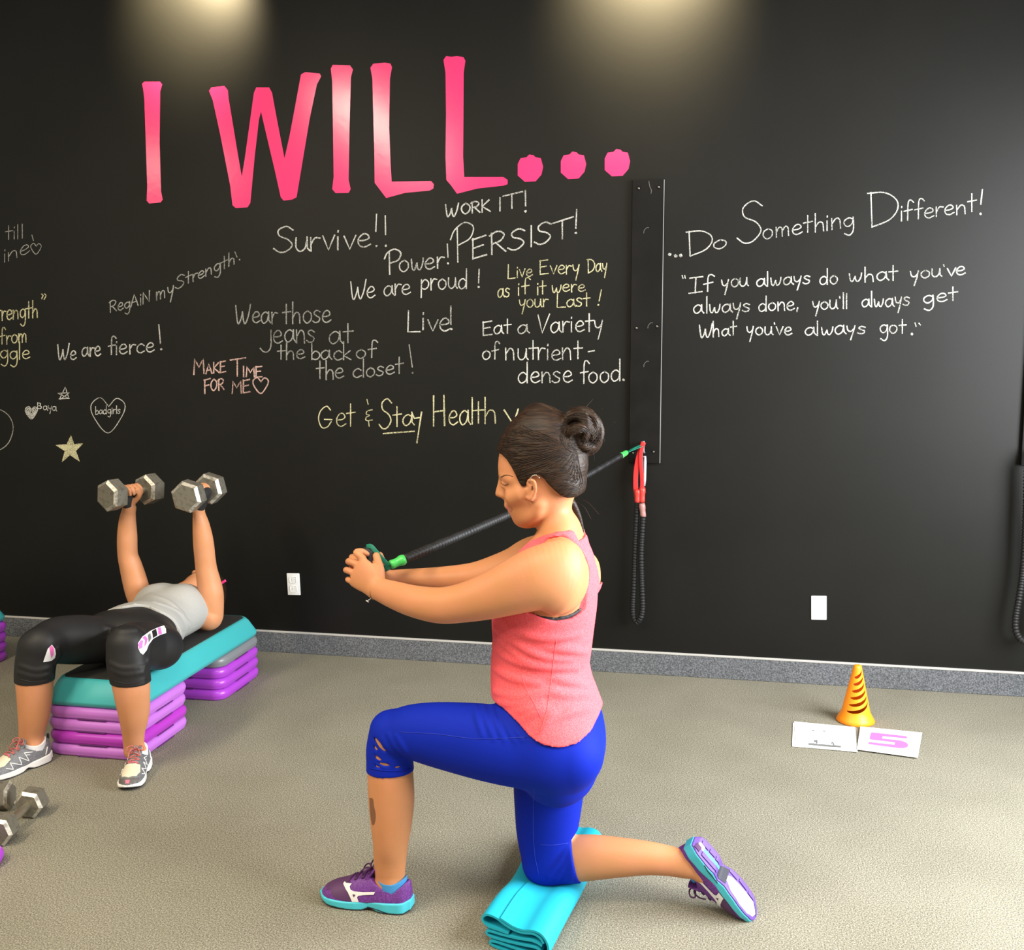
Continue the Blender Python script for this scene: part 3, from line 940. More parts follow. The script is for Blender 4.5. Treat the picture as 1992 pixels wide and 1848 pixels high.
# second board, just entering the picture on the right
p = at(1988.5, 860, -BT)
B2 = empty('anchor_board', (p[0] + .06, 0, z0 + .02))
tag(B2, 'black anchor board cut off by the right picture edge', 'anchor board')
bm_obj('board', box_bm((p[0], -BT, at(1990, 906, -BT)[2]), (p[0] + .13, -.0003, z1), .002, 1), 'board_black', B2)
for zz in (.04, 1.2):
    bm_obj('bolt', box_bm((p[0] + .02, -BT - .004, z0 + zz), (p[0] + .028, -BT, z0 + zz + .008), .0015, 2), 'bolt', B2)


# ---------------------------------------------------------------- sleeved resistance tubes
def sleeve(path, r, pitch=.0125, amp=.0022):
    """gathered fabric sleeve: radius ripples along the length"""
    path = np.asarray(path); seg = np.linalg.norm(np.diff(path, axis=0), axis=1); s = np.r_[0, np.cumsum(seg)]
    n = int(s[-1] / (pitch / 5)); u = np.linspace(0, s[-1], n)
    P = np.c_[[np.interp(u, s, path[:, i]) for i in range(3)]].T
    ph = 2 * math.pi * u / pitch + 1.3 * np.sin(u * 41) + .8 * np.sin(u * 23 + 1)
    R = r + amp * np.sin(ph) + .0007 * np.sin(u * 310)
    return sweep(P, R, 12)


def hang_tube(off, X0, label, left, right, bottom, zt, zb):
    pass


# tube hanging from the board on its red handles
YT = -.055
T2 = empty('resistance_tube', at(1245, 862, YT))
tag(T2, 'black sleeved resistance tube hanging doubled by red handles from anchor board', 'resistance tube')
pts = [(1240, 975), (1237.5, 1020), (1235, 1080), (1233, 1140), (1231, 1180), (1232.5, 1200), (1239, 1210), (1247, 1200), (1250, 1180), (1248.5, 1140), (1247, 1080), (1249, 1035), (1251, 1004)]
P = catmull([at(x, y, YT - (.012 if i > 6 else 0)) for i, (x, y) in enumerate(pts)], 8)
V, F = sleeve(P, .0115); mesh('sleeve', V, F, 'tube_black', T2)
top = at(1252, 860, YT - .004)
for xs, nm in (([(1252, 860), (1243, 885), (1237.5, 915), (1236.5, 945), (1239, 968)], 0), ([(1252, 860), (1247, 880), (1247, 905), (1249, 930), (1249, 958)], 1)):
    P = catmull([at(x, y, YT - .01 - .006 * nm) for x, y in xs], 6)
    V, F = sweep(P, 0, 12, flat=(.021 if nm == 0 else .017, .0035), up=(0, -1, 0))
    mesh('handle_strap', V, F, 'strap_red', T2)
for xa, ya, xb, yb, m_ in ((1240, 952, 1240, 977, 'plug_red'), (1249.5, 948, 1249, 977, 'plug_red'), (1248.5, 979, 1251.5, 1006, 'plug_clear')):
    P = np.linspace(at(xa, ya, YT - .012), at(xb, yb, YT - .012), 7)
    V, F = sweep(P, [.0125, .0145, .0145, .0125, .0125, .013, .012], 14); q = mesh('tube_plug', V, F, m_, T2)
    if m_ == 'plug_clear': q['label'] = 'clear pinkish plastic plug'
P = np.linspace(at(1253.5, 887, YT + .006), at(1252, 945, YT + .006), 6)
V, F = sweep(P, [.008, .0105, .0105, .0105, .0105, .008], 14); mesh('grip', V, F, 'webbing_and_highlight_grey', T2)  # pale grey cylinder paints the highlight along the black foam grip
P = np.linspace(at(1249.5, 889, YT), at(1249, 940, YT), 4)
V, F = sweep(P, .010, 12); mesh('foam', V, F, 'foam_black', T2)

# tube at the right picture edge
YT = -.085
T3 = empty('resistance_tube', at(1996, 905, YT))
tag(T3, 'black sleeved resistance tube hanging at the right picture edge', 'resistance tube')
pts = [(1999, 905), (1996, 1000), (1991, 1100), (1983, 1160), (1976, 1200), (1976, 1225), (1984, 1242), (1997, 1249), (2012, 1238), (2018, 1200), (2016, 1100), (2012, 1000), (2010, 905)]
P = catmull([at(x, y, YT) for x, y in pts], 8)
V, F = sleeve(P, .0125); mesh('sleeve', V, F, 'tube_black', T3)
P = catmull([at(1999, 905, YT), at(2004, 880, -.06), at(2010, 905, YT)], 6)
V, F = sweep(P, 0, 10, flat=(.02, .0035), up=(0, -1, 0)); mesh('handle_strap', V, F, 'strap_red', T3)

# the tube the kneeling woman holds: hands -> behind her head -> board
T1 = empty('resistance_tube', at(1252, 868, -.06))
tag(T1, 'black sleeved resistance tube stretched from the board to the kneeling woman\'s hands', 'resistance tube')
HY = -2.02
a = at(786, 1088, HY + .02); b = at(1207, 887, -.17)
mid = (a + b) / 2 + [0, 0, -.02]
P = catmull([a, a * .75 + b * .25 + [0, 0, -.012], mid, a * .25 + b * .75 + [0, 0, -.014], b], 10)
V, F = sleeve(P, .0108, .017, .0026); mesh('sleeve', V, F, 'tube_black', T1)
d = (a - P[2]); d = d / np.linalg.norm(d)
Q = np.linspace(a - d * .004, at(760, 1099, HY), 8)
V, F = sweep(Q, [.0125, .0145, .0145, .0125, .0115, .0115, .0125, .012], 14); mesh('tube_plug', V, F, 'plug_green', T1)
Q = catmull([at(758, 1101, HY - .002), at(748, 1092, HY - .006), at(734, 1076, HY - .006), at(722, 1063, HY), at(713, 1063, HY + .012)], 6)
V, F = sweep(Q, 0, 12, flat=(.012, .003), up=(0, -1, 0)); mesh('handle_strap', V, F, 'strap_green', T1)
Q = catmull([at(758, 1101, HY + .014), at(744, 1107, HY + .03), at(722, 1108, HY + .03), at(712, 1100, HY + .03)], 6)
V, F = sweep(Q, 0, 12, flat=(.018, .003), up=(0, -1, 0)); mesh('handle_strap', V, F, 'strap_green', T1)
Q = np.linspace(at(716, 1066, HY + .004), at(712, 1122, HY + .004), 8)
V, F = sweep(Q, [.0125, .0145, .0145, .0145, .0145, .0145, .0145, .0125], 14); mesh('grip', V, F, 'foam_black', T1)
# far end
e0 = at(1207, 887, -.17); e1 = at(1219, 880, -.13)
Q = np.linspace(e0, e1, 6); V, F = sweep(Q, [.012, .0135, .0125, .0115, .012, .010], 14); mesh('tube_plug', V, F, 'plug_green', T1)
for dz, dy in ((.0, -.004), (.006, .008)):
    Q = catmull([e1 + [0, dy, 0], at(1236, 873, -.09) + [0, dy, dz], at(1247, 869, -.07) + [0, dy, dz], at(1253, 868, -.058)], 6)
    V, F = sweep(Q, 0, 12, flat=(.013, .003), up=(0, 0, 1)); mesh('handle_strap', V, F, 'strap_green', T1)


# ================================================================ orange cone and paper signs
cc = onz(1664, 1402, 0)
CONE = empty('training_cone', cc)
tag(CONE, 'small orange slotted training cone behind the paper signs', 'cone')
zt = at(1665, 1293, cc[1])[2]
nA, prof = 240, []
prof = [(.072, .0), (.0745, .004), (.068, .016), (.060, .030), (.054, .044)]
hh = zt
for t in np.linspace(0, 1, 190)[1:]:
    z = .044 + t * (hh - .050 - .004); prof.append((.054 + (.0165 - .054) * t, z))
prof += [(.014, hh - .002), (.008, hh), (.0002, hh + .0005)]
V = []; F = []
for r, z in prof:
    for k in range(nA):
        a_ = 2 * math.pi * k / nA; V.append((cc[0] + r * math.cos(a_), cc[1] + r * math.sin(a_), z))
slots = [(.058, .10), (.092, .085), (.124, .07), (.156, .06), (.186, .05), (.212, .04)]
zs = hh / .245
def in_slot(a_, z):
    """slanted slots in two opposite banks"""
    for bank in (math.radians(-78),):
        da = (a_ - bank + math.pi) % (2 * math.pi) - math.pi
        for k in range(6):
            zc = (.062 + k * .0285) * zs
            wid = 1.08 - k * .05
            if abs(da) < wid:
                zl = zc + da * .018 + .010 * (da * da)
                hgt = .0066 * math.sqrt(max(0, 1 - (da / wid) ** 2))
                if abs(z - zl) < hgt: return True
    return False
for j in range(len(prof) - 1):
    for k in range(nA):
        l = (k + 1) % nA
        zc = (prof[j][1] + prof[j + 1][1]) / 2; a_ = 2 * math.pi * (k + .5) / nA
        if in_slot(a_, zc): continue
        F.append((j * nA + k, j * nA + l, (j + 1) * nA + l, (j + 1) * nA + k))
n0 = len(V)
o = mesh('cone_body', V, F, 'cone_orange', CONE)
sm = o.modifiers.new('wall', 'SOLIDIFY'); sm.thickness = .0025; sm.offset = -1


def sheet(name, corners, z, m='paper', th=.0012, parent=None):
    c = [np.array(onz(x, y, z)) for x, y in corners]
    V = c + [q - [0, 0, th] for q in c]
    F = [(3, 2, 1, 0), (4, 5, 6, 7), (0, 1, 5, 4), (1, 2, 6, 5), (2, 3, 7, 6), (3, 0, 4, 7)]
    return mesh(name, V, F, m, parent, smooth=False)


def on_sheet(name, polys, z, m, parent):
    for poly in polys:
        v2, f = fill2d(poly, 6)
        mesh(name, [onz(p[0], p[1], z) for p in v2], f, m, parent, smooth=False)


def c11(pts): return [(1520 + x / 6.64, 1270 + y / 6.64) for x, y in pts]


SG = empty('paper_sign', onz(1605, 1433, 0)); tag(SG, 'white paper sheet with a grey line drawing, left of the cone sign', 'paper sign')
sheet('sheet', c11([(150, 900), (945, 955), (985, 1280), (140, 1205)]), .003, parent=SG)
sheet('sheet', c11([(168, 885), (955, 960), (978, 1278), (185, 1203)]), .0048, parent=SG)
on_sheet('drawing', [c11([(348, 1165), (420, 1168), (470, 1178), (560, 1182), (640, 1190), (690, 1192), (770, 1200), (770, 1222), (600, 1212), (350, 1187)]),
                     c11([(415, 1140), (430, 1122), (445, 1130), (455, 1118), (466, 1132), (468, 1172), (448, 1172), (446, 1150), (432, 1152)]),
                     c11([(640, 1165), (655, 1150), (672, 1155), (690, 1190), (668, 1190), (662, 1168), (648, 1175)]),
                     c11([(402, 992), (420, 995), (432, 1003), (415, 1005), (400, 1012)]), c11([(542, 1003), (560, 1005), (578, 1016), (556, 1015), (544, 1022)])], .0053, 'ink_grey', SG)
S5 = empty('paper_sign', onz(1725, 1440, 0)); tag(S5, 'white paper sheet with a big pink number 5 on the carpet', 'paper sign')
sheet('sheet', c11([(1020, 950), (1820, 1030), (1762, 1352), (975, 1245)]), .0075, parent=S5)
on_sheet('number', [c11([(1165, 1025), (1615, 1075), (1627, 1088), (1620, 1106), (1310, 1075), (1300, 1105), (1520, 1128), (1590, 1145), (1630, 1170), (1640, 1195), (1625, 1218), (1580, 1232), (1500, 1228), (1140, 1180), (1122, 1168), (1130, 1150), (1460, 1186), (1470, 1156), (1150, 1118), (1138, 1100), (1155, 1040)])], .0081, 'ink_pink', S5)


# ================================================================ step platforms and risers
def rrect(w, d, r, n=6):
    out = []
    for cx, cy, a0 in ((w - r, d - r, 0), (-w + r, d - r, 90), (-w + r, -d + r, 180), (w - r, -d + r, 270)):
        for k in range(n + 1):
            a_ = math.radians(a0 + 90 * k / n); out.append((cx + r * math.cos(a_), cy + r * math.sin(a_)))
    return out


def stack_loft(levels, cap=True):
    """levels: (z, half_w, half_d, r)"""
    V = []; F = []; n = None
    for z, w, d, r in levels:
        o_ = rrect(w, d, r); n = len(o_); V += [(x, y, z) for x, y in o_]
    for j in range(len(levels) - 1):
        for k in range(n):
            l = (k + 1) % n; F.append((j * n + k, j * n + l, (j + 1) * n + l, (j + 1) * n + k))
    if cap: F.append(tuple(reversed(range(n)))); F.append(tuple(range((len(levels) - 1) * n, len(levels) * n)))
    return V, F


def riser_shape():
    h = .0472; w = .1905
    lv = []
    for z, i in ((0, .012), (.004, .006), (.010, .004), (.0105, .004), (.016, .0015), (.024, 0), (.033, .0015), (.041, .006), (.0455, .013), (h, .020)):
        lv.append((z, w - i, w - i, .055 - i * .5))
    V, F = stack_loft(lv)
    # lower edge left whole; the notch shade is painted on later
    o_ = V
    V2 = []
    for x, y, z in V:
        V2.append((x, y, z))
    return V2, F


RV, RF = riser_shape()


def riser(cx, cy, z, m, label, group='purple and grey step risers'):
    e = empty('step_riser', (cx, cy, z))
    mesh('riser_ring', [(x + cx, y + cy, q + z) for x, y, q in RV], RF, m, e)
    # dark strip on each side face paints the shade of a foot notch
    for dx, dy in ((0, -.186), (0, .186), (.186, 0), (-.186, 0)):
        sx, sy = (.058, .0015) if dx == 0 else (.0015, .058)
        bm_obj('notch_shade', box_bm((cx + dx - sx, cy + dy - sy, z + .0004), (cx + dx + sx, cy + dy + sy, z + .0050), .001, 1), 'notch_shade_purple', e)
    return tag(e, label, 'step riser', group)


bx, by, L, Wd = -2.2045, -1.345, 1.015, .381
RH = .0472
fx, fy = bx, by + Wd / 2
ry = by + L - Wd / 2
for k, (m_, lab) in enumerate([('riser_violet', 'violet riser at the carpet, bottom of the near stack under the bench'), ('riser_magenta', 'deep magenta riser second from bottom in the near bench stack'),
                               ('riser_violet', 'violet riser third from bottom in the near bench stack'), ('riser_violet', 'pale violet riser directly under the near end of the bench')]):
    riser(fx + (.002 if k % 2 else -.002), fy - .003 * (k == 1), k * RH, m_, lab)
for k, (m_, lab) in enumerate([('riser_purple', 'bright purple riser at the bottom of the far bench stack'), ('riser_purple', 'bright purple riser in the middle of the far bench stack'),
                               ('riser_purple', 'bright purple riser just below the grey one, far bench stack'), ('riser_grey', 'grey riser on top of the far bench stack')]):
    riser(fx + .004, ry, k * RH, m_, lab)


def platform(cx, y0, z, label):
    e = empty('step_platform', (cx, y0 + L / 2, z))
    lv = [(0, .18, L / 2 - .012, .05), (.004, .186, L / 2 - .006, .05), (.016, .1905, L / 2, .05), (.022, .1905, L / 2, .05), (.075, .168, L / 2 - .03, .045), (.088, .160, L / 2 - .04, .045), (.092, .155, L / 2 - .046, .042)]
    V, F = stack_loft(lv)
    mesh('deck', [(x + cx, y + y0 + L / 2, q + z) for x, y, q in V], F, 'step_teal', e, auto=40)
    lv = [(.0905, .1485, L / 2 - .056, .034), (.0935, .1485, L / 2 - .056, .034), (.0950, .147, L / 2 - .058, .034)]
    V, F = stack_loft(lv)
    mesh('rubber_mat', [(x + cx, y + y0 + L / 2, q + z) for x, y, q in V], F, 'step_rubber', e, auto=40)['label'] = 'black textured rubber mat on the deck'
    return tag(e, label, 'step platform')


platform(bx, by, 4 * RH, 'teal step bench with black top under the lying woman')
# neighbouring bench cut off at the left edge
lx = at(17, 1280, -.36)[0] - .1905
for k in range(4):
    riser(lx - .003 * (3 - k) + .004, -.52, k * RH, 'riser_purple', ['purple riser at the bottom of the stack cut by the left edge', 'second purple riser up in the stack cut by left edge', 'third purple riser up in the stack cut by left edge', 'topmost purple riser in the stack cut by left edge'][k])
platform(lx - .008, -.345 - L + .02, 4 * RH, 'teal step platform cut off at the left picture edge')
q = onz(7, 1700, .0)
riser(q[0] - .228, q[1] - .10, 0, 'riser_purple', 'purple riser lying on carpet below the floor dumbbells, left edge')


# ================================================================ dumbbells
def hexhead(c, ax, R, L_, spin):
    """hexagonal head with bevelled, worn edges: axis ax"""
    ax = Vector(ax).normalized(); q = Vector((0, 0, 1)).rotation_difference(ax)
    V = []; F = []
    lv = [(-.5, .62), (-.5, .80), (-.36, 1.0), (.36, 1.0), (.5, .80), (.5, .62)]
    for t, s in lv:
        for k in range(6):
            a_ = math.pi / 3 * k + spin; v = Vector((R * s * math.cos(a_), R * s * math.sin(a_), t * L_))
            v = q @ v + Vector(c); V.append(tuple(v))
    for j in range(len(lv) - 1):
        for k in range(6):
            l = (k + 1) % 6; F.append((j * 6 + k, j * 6 + l, (j + 1) * 6 + l, (j + 1) * 6 + k))
    F.append(tuple(reversed(range(6)))); F.append(tuple(range(30, 36)))
    idx = [0] * 6 + [1] * 6 + [0] * 6 + [1] * 6 + [0] * 6 + [0, 0]
    return V, F, idx


def dumbbell(c, ax, half, R, HL, rh, spin, label, group='hex dumbbells'):
    c = np.array(c, float); ax = np.array(ax, float); ax /= np.linalg.norm(ax)
    e = empty('dumbbell', c)
    for s in (-1, 1):
        V, F, I = hexhead(c + ax * half * s, ax, R, HL, spin)
        mesh('hex_head', V, F, 'iron', e, smooth=False, mats=['iron', 'iron_worn'], midx=I)
    P = np.linspace(c - ax * half, c + ax * half, 15); t = np.linspace(-1, 1, 15)
    V, F = sweep(P, rh * (1.12 - .25 * t ** 2), 14)
    mesh('handle', V, F, 'steel', e)
    return tag(e, label, 'dumbbell', group)


DB_R = (at(256, 957, -.70), np.array([.28, .96, .0]))
DB_L = (at(389, 957, -.70), np.array([-.05, 1.0, .02]))
dumbbell(DB_R[0], DB_R[1], .098, .066, .072, .0145, .35, 'hex dumbbell raised in the lying woman\'s hand nearer the left edge')
dumbbell(DB_L[0], DB_L[1], .098, .066, .072, .0145, .35, 'hex dumbbell raised in the lying woman\'s hand nearer the outlet')
ca = at(62, 1562, -1.83); 
ha = onz(62, 1560, .045); hb = onz(3, 1612, .045)
ax = hb - ha; hl = np.linalg.norm(ax) / 2
dumbbell((ha + hb) / 2, ax, hl, .0475, .062, .0125, .0, 'hex dumbbell lying on carpet at left, both heads showing')
hc = onz(3, 1548, .045)
dumbbell(hc + [-.085, -.02, 0], [.97, .24, 0], .088, .0475, .062, .0125, .0, 'hex dumbbell at the left edge behind the other, one head showing')


# ================================================================ folded exercise mat
prof = [(.052, .089), (.068, .083), (.09, .076), (.115, .075), (.14, .081), (.162, .079), (.178, .064), (.184, .042), (.177, .017), (.155, .006), (.12, .0042), (.07, .0042), (.035, .006), (.022, .0125), (.034, .0195), (.08, .0185), (.13, .0175), (.158, .022), (.163, .031), (.15, .0375), (.11, .034), (.06, .0305), (.025, .031), (.012, .0375), (.022, .0445), (.06, .0455), (.1, .048), (.135, .053), (.155, .052), (.167, .047)]
# looped end on the left that rises to the top layer
loop = [(.171, .055), (.163, .067), (.143, .0735), (.116, .068), (.09, .0685), (.064, .076), (.04, .087), (.016, .089), (.002, .079), (.004, .066), (.02, .057), (.05, .0555), (.075, .0535)]
def mat_sheet(pr, th):
    pr = catmull(pr, 6); T = np.gradient(pr, axis=0); T /= np.linalg.norm(T, axis=1)[:, None]
    N = np.c_[-T[:, 1], T[:, 0]]
    return np.vstack([pr + N * th / 2, (pr - N * th / 2)[::-1]])
m0 = onz(950, 1842, 0); m1 = onz(1085, 1872, 0)
mfar = at(1100, 1640, -1.83)
Lm = .56
udir = np.array([1.0, -.30, 0]); udir /= np.linalg.norm(udir)
ldir = np.array([.13, 1.0, 0]); ldir /= np.linalg.norm(ldir)
org = onz(938, 1838, 0)
V = []; F = []
for pr in (prof, loop):
    sec = mat_sheet(pr, .0058); n = len(sec); nl = 28
    b0 = len(V)
    for j in range(nl + 1):
        for u_, z_ in sec:
            sag = .0
            p_ = org + udir * u_ * 1.0 + ldir * Lm * j / nl
            sag = 1 - .30 * math.exp(-((p_[1] + 1.96) / .10) ** 2)
            V.append(p_ + [0, 0, z_ * .95 * sag])
    for j in range(nl):
        for k in range(n):
            l = (k + 1) % n; F.append((b0 + j * n + k, b0 + (j + 1) * n + k, b0 + (j + 1) * n + l, b0 + j * n + l))
    for j in (0, nl):
        h_ = n // 2
        for k in range(h_ - 1):
            q4 = (b0 + j * n + k, b0 + j * n + k + 1, b0 + j * n + n - 2 - k, b0 + j * n + n - 1 - k)
            F.append(q4 if j else q4[::-1])
MATO = mesh('exercise_mat', V, F, 'mat_aqua', None, auto=50)
tag(MATO, 'folded turquoise exercise mat under the kneeling woman\'s knee', 'exercise mat')


# ================================================================ shoes
def smax(a, b, k):
    h = np.maximum(k - np.abs(a - b), 0) / k
    return np.maximum(a, b) + h * h * k * .25


class Shoe:
    """running shoe in its own frame: x heel->toe, y left, z up from the sole; M places it"""

    def __init__(s, Lg, M):
        s.k = Lg / .26; s.M = M
        h = .0017
        V = Vol((-.012, -.06, -.006), (.272, .06, .128), h)
        X, Y, Z = V.grid()
        x = X[:, 0, 0]
        xs = [0, .008, .02, .06, .10, .15, .19, .22, .245, .257, .262]
        ws = [.012, .025, .032, .036, .036, .041, .0445, .0425, .032, .017, .004]
        ht = [.084, .090, .090, .088, .098, .084, .066, .056, .043, .032, .022]
        spring = np.interp(x, [0, .012, .03, .17, .23, .262], [.006, .001, 0, 0, .005, .016])[:, None, None]
        w = np.interp(x, xs, ws)[:, None, None]; hh = np.interp(x, xs, ht)[:, None, None]
        # smooth the profiles
        ker = np.ones(9) / 9
        w = np.convolve(np.pad(w[:, 0, 0], 4, mode='edge'), ker, 'valid')[:, None, None]
        hh = np.convolve(np.pad(hh[:, 0, 0], 4, mode='edge'), ker, 'valid')[:, None, None]
        zs = np.interp(x, [0, .05, .1, .15, .22, .262], [.034, .031, .028, .025, .022, .016])[:, None, None]
        ends = np.maximum(-X - .002, X - .262)
        z0 = .012
        p = 2.35
        hz = np.maximum(hh - z0, .004); zz = np.maximum(Z - z0, 0)
        # narrower towards the top of the ankle
        k0 = ((np.abs(Y) / w) ** p + (zz / hz) ** p) ** (1 / p)
        up = (k0 - 1) * np.minimum(w, hz) * .9
        up = smax(up, ends, .006)
        upper = smax(up, zs - .003 + spring * .6 - Z, .002)
        # ankle opening
        zc = .066 + ((x - .058) / .05) ** 2 * .020
        zc = np.minimum(zc, .11)[:, None, None]
        el = (np.sqrt(((X - .056) / .045) ** 2 + (Y / .030) ** 2) - 1) * .030
        hole = np.maximum(el, (zc - .03) - Z)
        rim = np.maximum(el - .010, zc - Z)
        upper = np.maximum(upper, -hole); upper = smax(upper, -rim, .004)
        # tongue
        s.V = V.like(upper)
        s.V.add([rnd((.118, 0, .088), .006, .022, (0, 0, 1)), rnd((.105, 0, .101), .0045, .021, (0, 0, 1)), rnd((.098, 0, .110), .0035, .018, (0, 0, 1))], .006)
        s.X, s.Y, s.Z = X, Y, Z
        wa = np.interp(x, [0, .07, .115, .15, .262], [.004, .003, -.003, .002, .003])[:, None, None]   # waisted under the arch
        so = np.maximum(np.abs(Y) - (w + wa + .001), ends - .002)
        arch = np.interp(x, [0, .085, .108, .13, .262], [0, 0, .008, 0, 0])[:, None, None]
        so = smax(smax(so, Z - zs - spring * .7, .004), spring + arch + .0035 - Z, .003)
        s.sole = V.like(so)
        out = np.maximum(np.abs(Y) - (w + wa - .001), ends)
        s.outs = V.like(smax(smax(out, Z - (spring + arch + .007), .002), spring + arch - Z, .002))
        el2 = (np.sqrt(((X - .056) / .0445) ** 2 + (Y / .0288) ** 2) - 1) * .0288
        s.sock = V.like(smax(np.maximum(el2, Z - (zc + .013)), .03 - Z, .003))
        s.w, s.hh, s.xs = w, hh, x

    def T(s, P):
        return [tuple(s.M @ (Vector(p) * s.k)) for p in np.asarray(P, float)]

    def part(s, name, V, m, parent, **kw):
        P, Q = V.surface(6)
        P, Q = biggest(P, [tuple(q) for q in Q])
        return mesh(name, s.T(P), Q, m, parent, **kw)

    def side(s, name, poly, m, parent, sgn=1, lift=.001, V=None):
        """applique on the side: polygon in (x,z), sgn=+1 left side"""
        V = V or s.V
        v2, f = fill2d(poly, .0045); P = []; ok = []
        for x, z in v2:
            hp = V.march(np.array([x, .12 * sgn, z]), np.array([1e-9, -1.0 * sgn, 1e-9]), lift)
            ok.append(hp is not None); P.append(hp if hp is not None else np.zeros(3))
        F = [q if sgn < 0 else q[::-1] for q in f if all(ok[i] for i in q)]
        P, F = biggest(P, F)
        return mesh(name, s.T(P), F, m, parent)

    def top(s, name, poly, m, parent, lift=.0012, V=None, sgn=1):
        V = V or s.V
        v2, f = fill2d(poly, .0045); P = []; ok = []
        for x, y in v2:
            hp = V.march(np.array([x, y, .14 * sgn if sgn > 0 else -.05]), np.array([1e-9, 1e-9, -1.0 * sgn]), lift)
            ok.append(hp is not None); P.append(hp if hp is not None else np.zeros(3))
        F = [q for q in f if all(ok[i] for i in q)]
        P, F = biggest(P, F)
        return mesh(name, s.T(P), F, m, parent)

    def laces(s, m, parent):
        vf = []
        for i, x in enumerate(np.linspace(.116, .168, 6)):
            sg = 1 if i % 2 else -1
            pts = []
            for t in np.linspace(-1, 1, 9):
                y = t * (.019 + .003 * i / 5)
                hp = s.V.march(np.array([x + sg * t * .004, y, .14]), np.array([1e-9, 1e-9, -1.0]), .001)
                if hp is not None: pts.append(hp)
            if len(pts) > 3: vf.append(sweep(s.T(pts), .0026 * s.k, 8))
        for sg in (1, -1):
            b = np.array([.112, .0, .104])
            lp = catmull([b, b + [-.004, .012 * sg, .012], b + [.004, .028 * sg, .012], b + [.012, .030 * sg, .002], b + [.008, .014 * sg, .001], b], 5)
            vf.append(sweep(s.T(lp), .0022 * s.k, 8))
            tl_ = catmull([b, b + [.010, .010 * sg, .008], b + [.024, .018 * sg, .0], b + [.034, .022 * sg, -.016]], 5)
            vf.append(sweep(s.T(tl_), .0021 * s.k, 8))
        V, F = merge(*vf)
        return mesh('laces', V, F, m, parent)


def frame(a, up, org):
    a = Vector(a).normalized(); up = Vector(up); up = (up - a * up.dot(a)).normalized(); l = up.cross(a)
    M = Matrix.Identity(4)
    for i in range(3):
        M[i][0] = a[i]; M[i][1] = l[i]; M[i][2] = up[i]; M[i][3] = org[i]
    return M


def purple_shoe(M, Lg, parent, sgn, worn_sole=False):
    s = Shoe(Lg, M)
    u = s.part('shoe', s.V, 'shoe_purple', parent)
    s.part('midsole', s.sole, 'sole_aqua', u)
    s.part('outsole', s.outs, 'sole_dark' if not worn_sole else 'sole_purple', u)
    s.part('sock', s.sock, 'sock_blue', parent)
    s.laces('lace_plum', u)
    # darker mesh forefoot
    s.top('toe_mesh', [(.165, -.03), (.20, -.036), (.235, -.026), (.25, 0), (.235, .026), (.20, .036), (.165, .03), (.175, 0)], 'shoe_plum', u, .0008)
    for sg in (1, -1):
        # silver side mark: three-pronged streak
        # outline measured on the photographed shoe, x from heel
        def L2(pts): return [((1775 - px_) / 1655 * .262, (1230 - py_) / 1655 * .262) for px_, py_ in pts]
        s.side('side_mark', L2([(540, 795), (640, 805), (765, 785), (735, 830), (760, 870), (830, 890), (1000, 885), (1205, 862), (1180, 912), (1000, 935), (905, 955), (890, 985), (920, 1062), (800, 1065), (770, 1000), (720, 920), (640, 850)]), 'shoe_silver', u, sg, .0015)
        s.side('side_mark_notch', L2([(805, 935), (860, 938), (832, 985)]), 'shoe_plum', u, sg, .0022)
        s.side('side_panel', L2([(330, 850), (520, 800), (640, 860), (720, 930), (770, 1010), (795, 1060), (640, 1062), (440, 1020), (400, 985)]), 'shoe_plum', u, sg, .0009)
        s.side('sole_groove', L2([(1060, 1140), (1180, 1150), (1320, 1165), (1480, 1200), (1600, 1175), (1720, 1095), (1730, 1110), (1620, 1195), (1490, 1222), (1320, 1185), (1180, 1165), (1060, 1158)]), 'sole_dark', u, sg, .0008, V=s.sole)
    V, F = ring((0, 0, 0), .011, .0018, 18, 6)
    RM = Matrix.Rotation(math.pi / 2, 4, 'Z')
    P = [RM @ Vector(v) for v in V]
    P = [(p[0] + .0035 + (0), p[1], p[2] + .066) for p in P]
    mesh('heel_badge', s.T(P), F, 'sole_purple', u)
    if worn_sole:
        B = s.outs
        def bot(nm, poly, m, lift=.0006): s.top(nm, [(x_, -y_) for x_, y_ in poly], m, u, lift, B, -1)
        bot('forefoot_pad', [(.128, -.014), (.15, -.031), (.19, -.039), (.222, -.036), (.244, -.022), (.254, 0), (.246, .012), (.23, .018), (.20, .019), (.165, .015), (.14, .012), (.128, .004)], 'sole_white')
        bot('heel_channel', [(.028, -.008), (.05, -.010), (.08, -.008), (.10, -.004), (.10, .006), (.08, .004), (.05, .004), (.03, .004)], 'sole_aqua')
        bot('shank_plate', [(.098, -.026), (.128, -.028), (.128, .028), (.108, .024), (.098, .010)], 'sole_dark', .001)
        bot('heel_lug', [(.004, -.02), (.02, -.026), (.024, -.006), (.006, -.002)], 'lace_plum', .0022)
        for yy, x0_, x1_ in ((-.019, .03, .094), (.016, .02, .046), (.017, .05, .072), (.015, .075, .094)):
            bot('tread_pad', [(x0_, yy - .008), (x1_, yy - .007), (x1_, yy + .007), (x0_, yy + .008)], 'sole_purple', .0024)
        bot('heel_web', [(.012, -.004), (.03, -.012), (.034, .006), (.022, .012), (.012, .006)], 'sole_white', .001)
        for x0_, x1_, y0_, y1_ in ((.128, .16, .020, .034), (.165, .20, .024, .040), (.205, .23, .022, .036)):
            bot('tread_pad', [(x0_, y0_), (x1_, y0_), (x1_, y1_), (x0_, y1_ - .004)], 'sole_purple', .0024)
        bot('toe_lug', [(.235, .018), (.25, .006), (.2575, -.004), (.259, .004), (.254, .016), (.243, .026)], 'sole_purple', .0024)
    return u


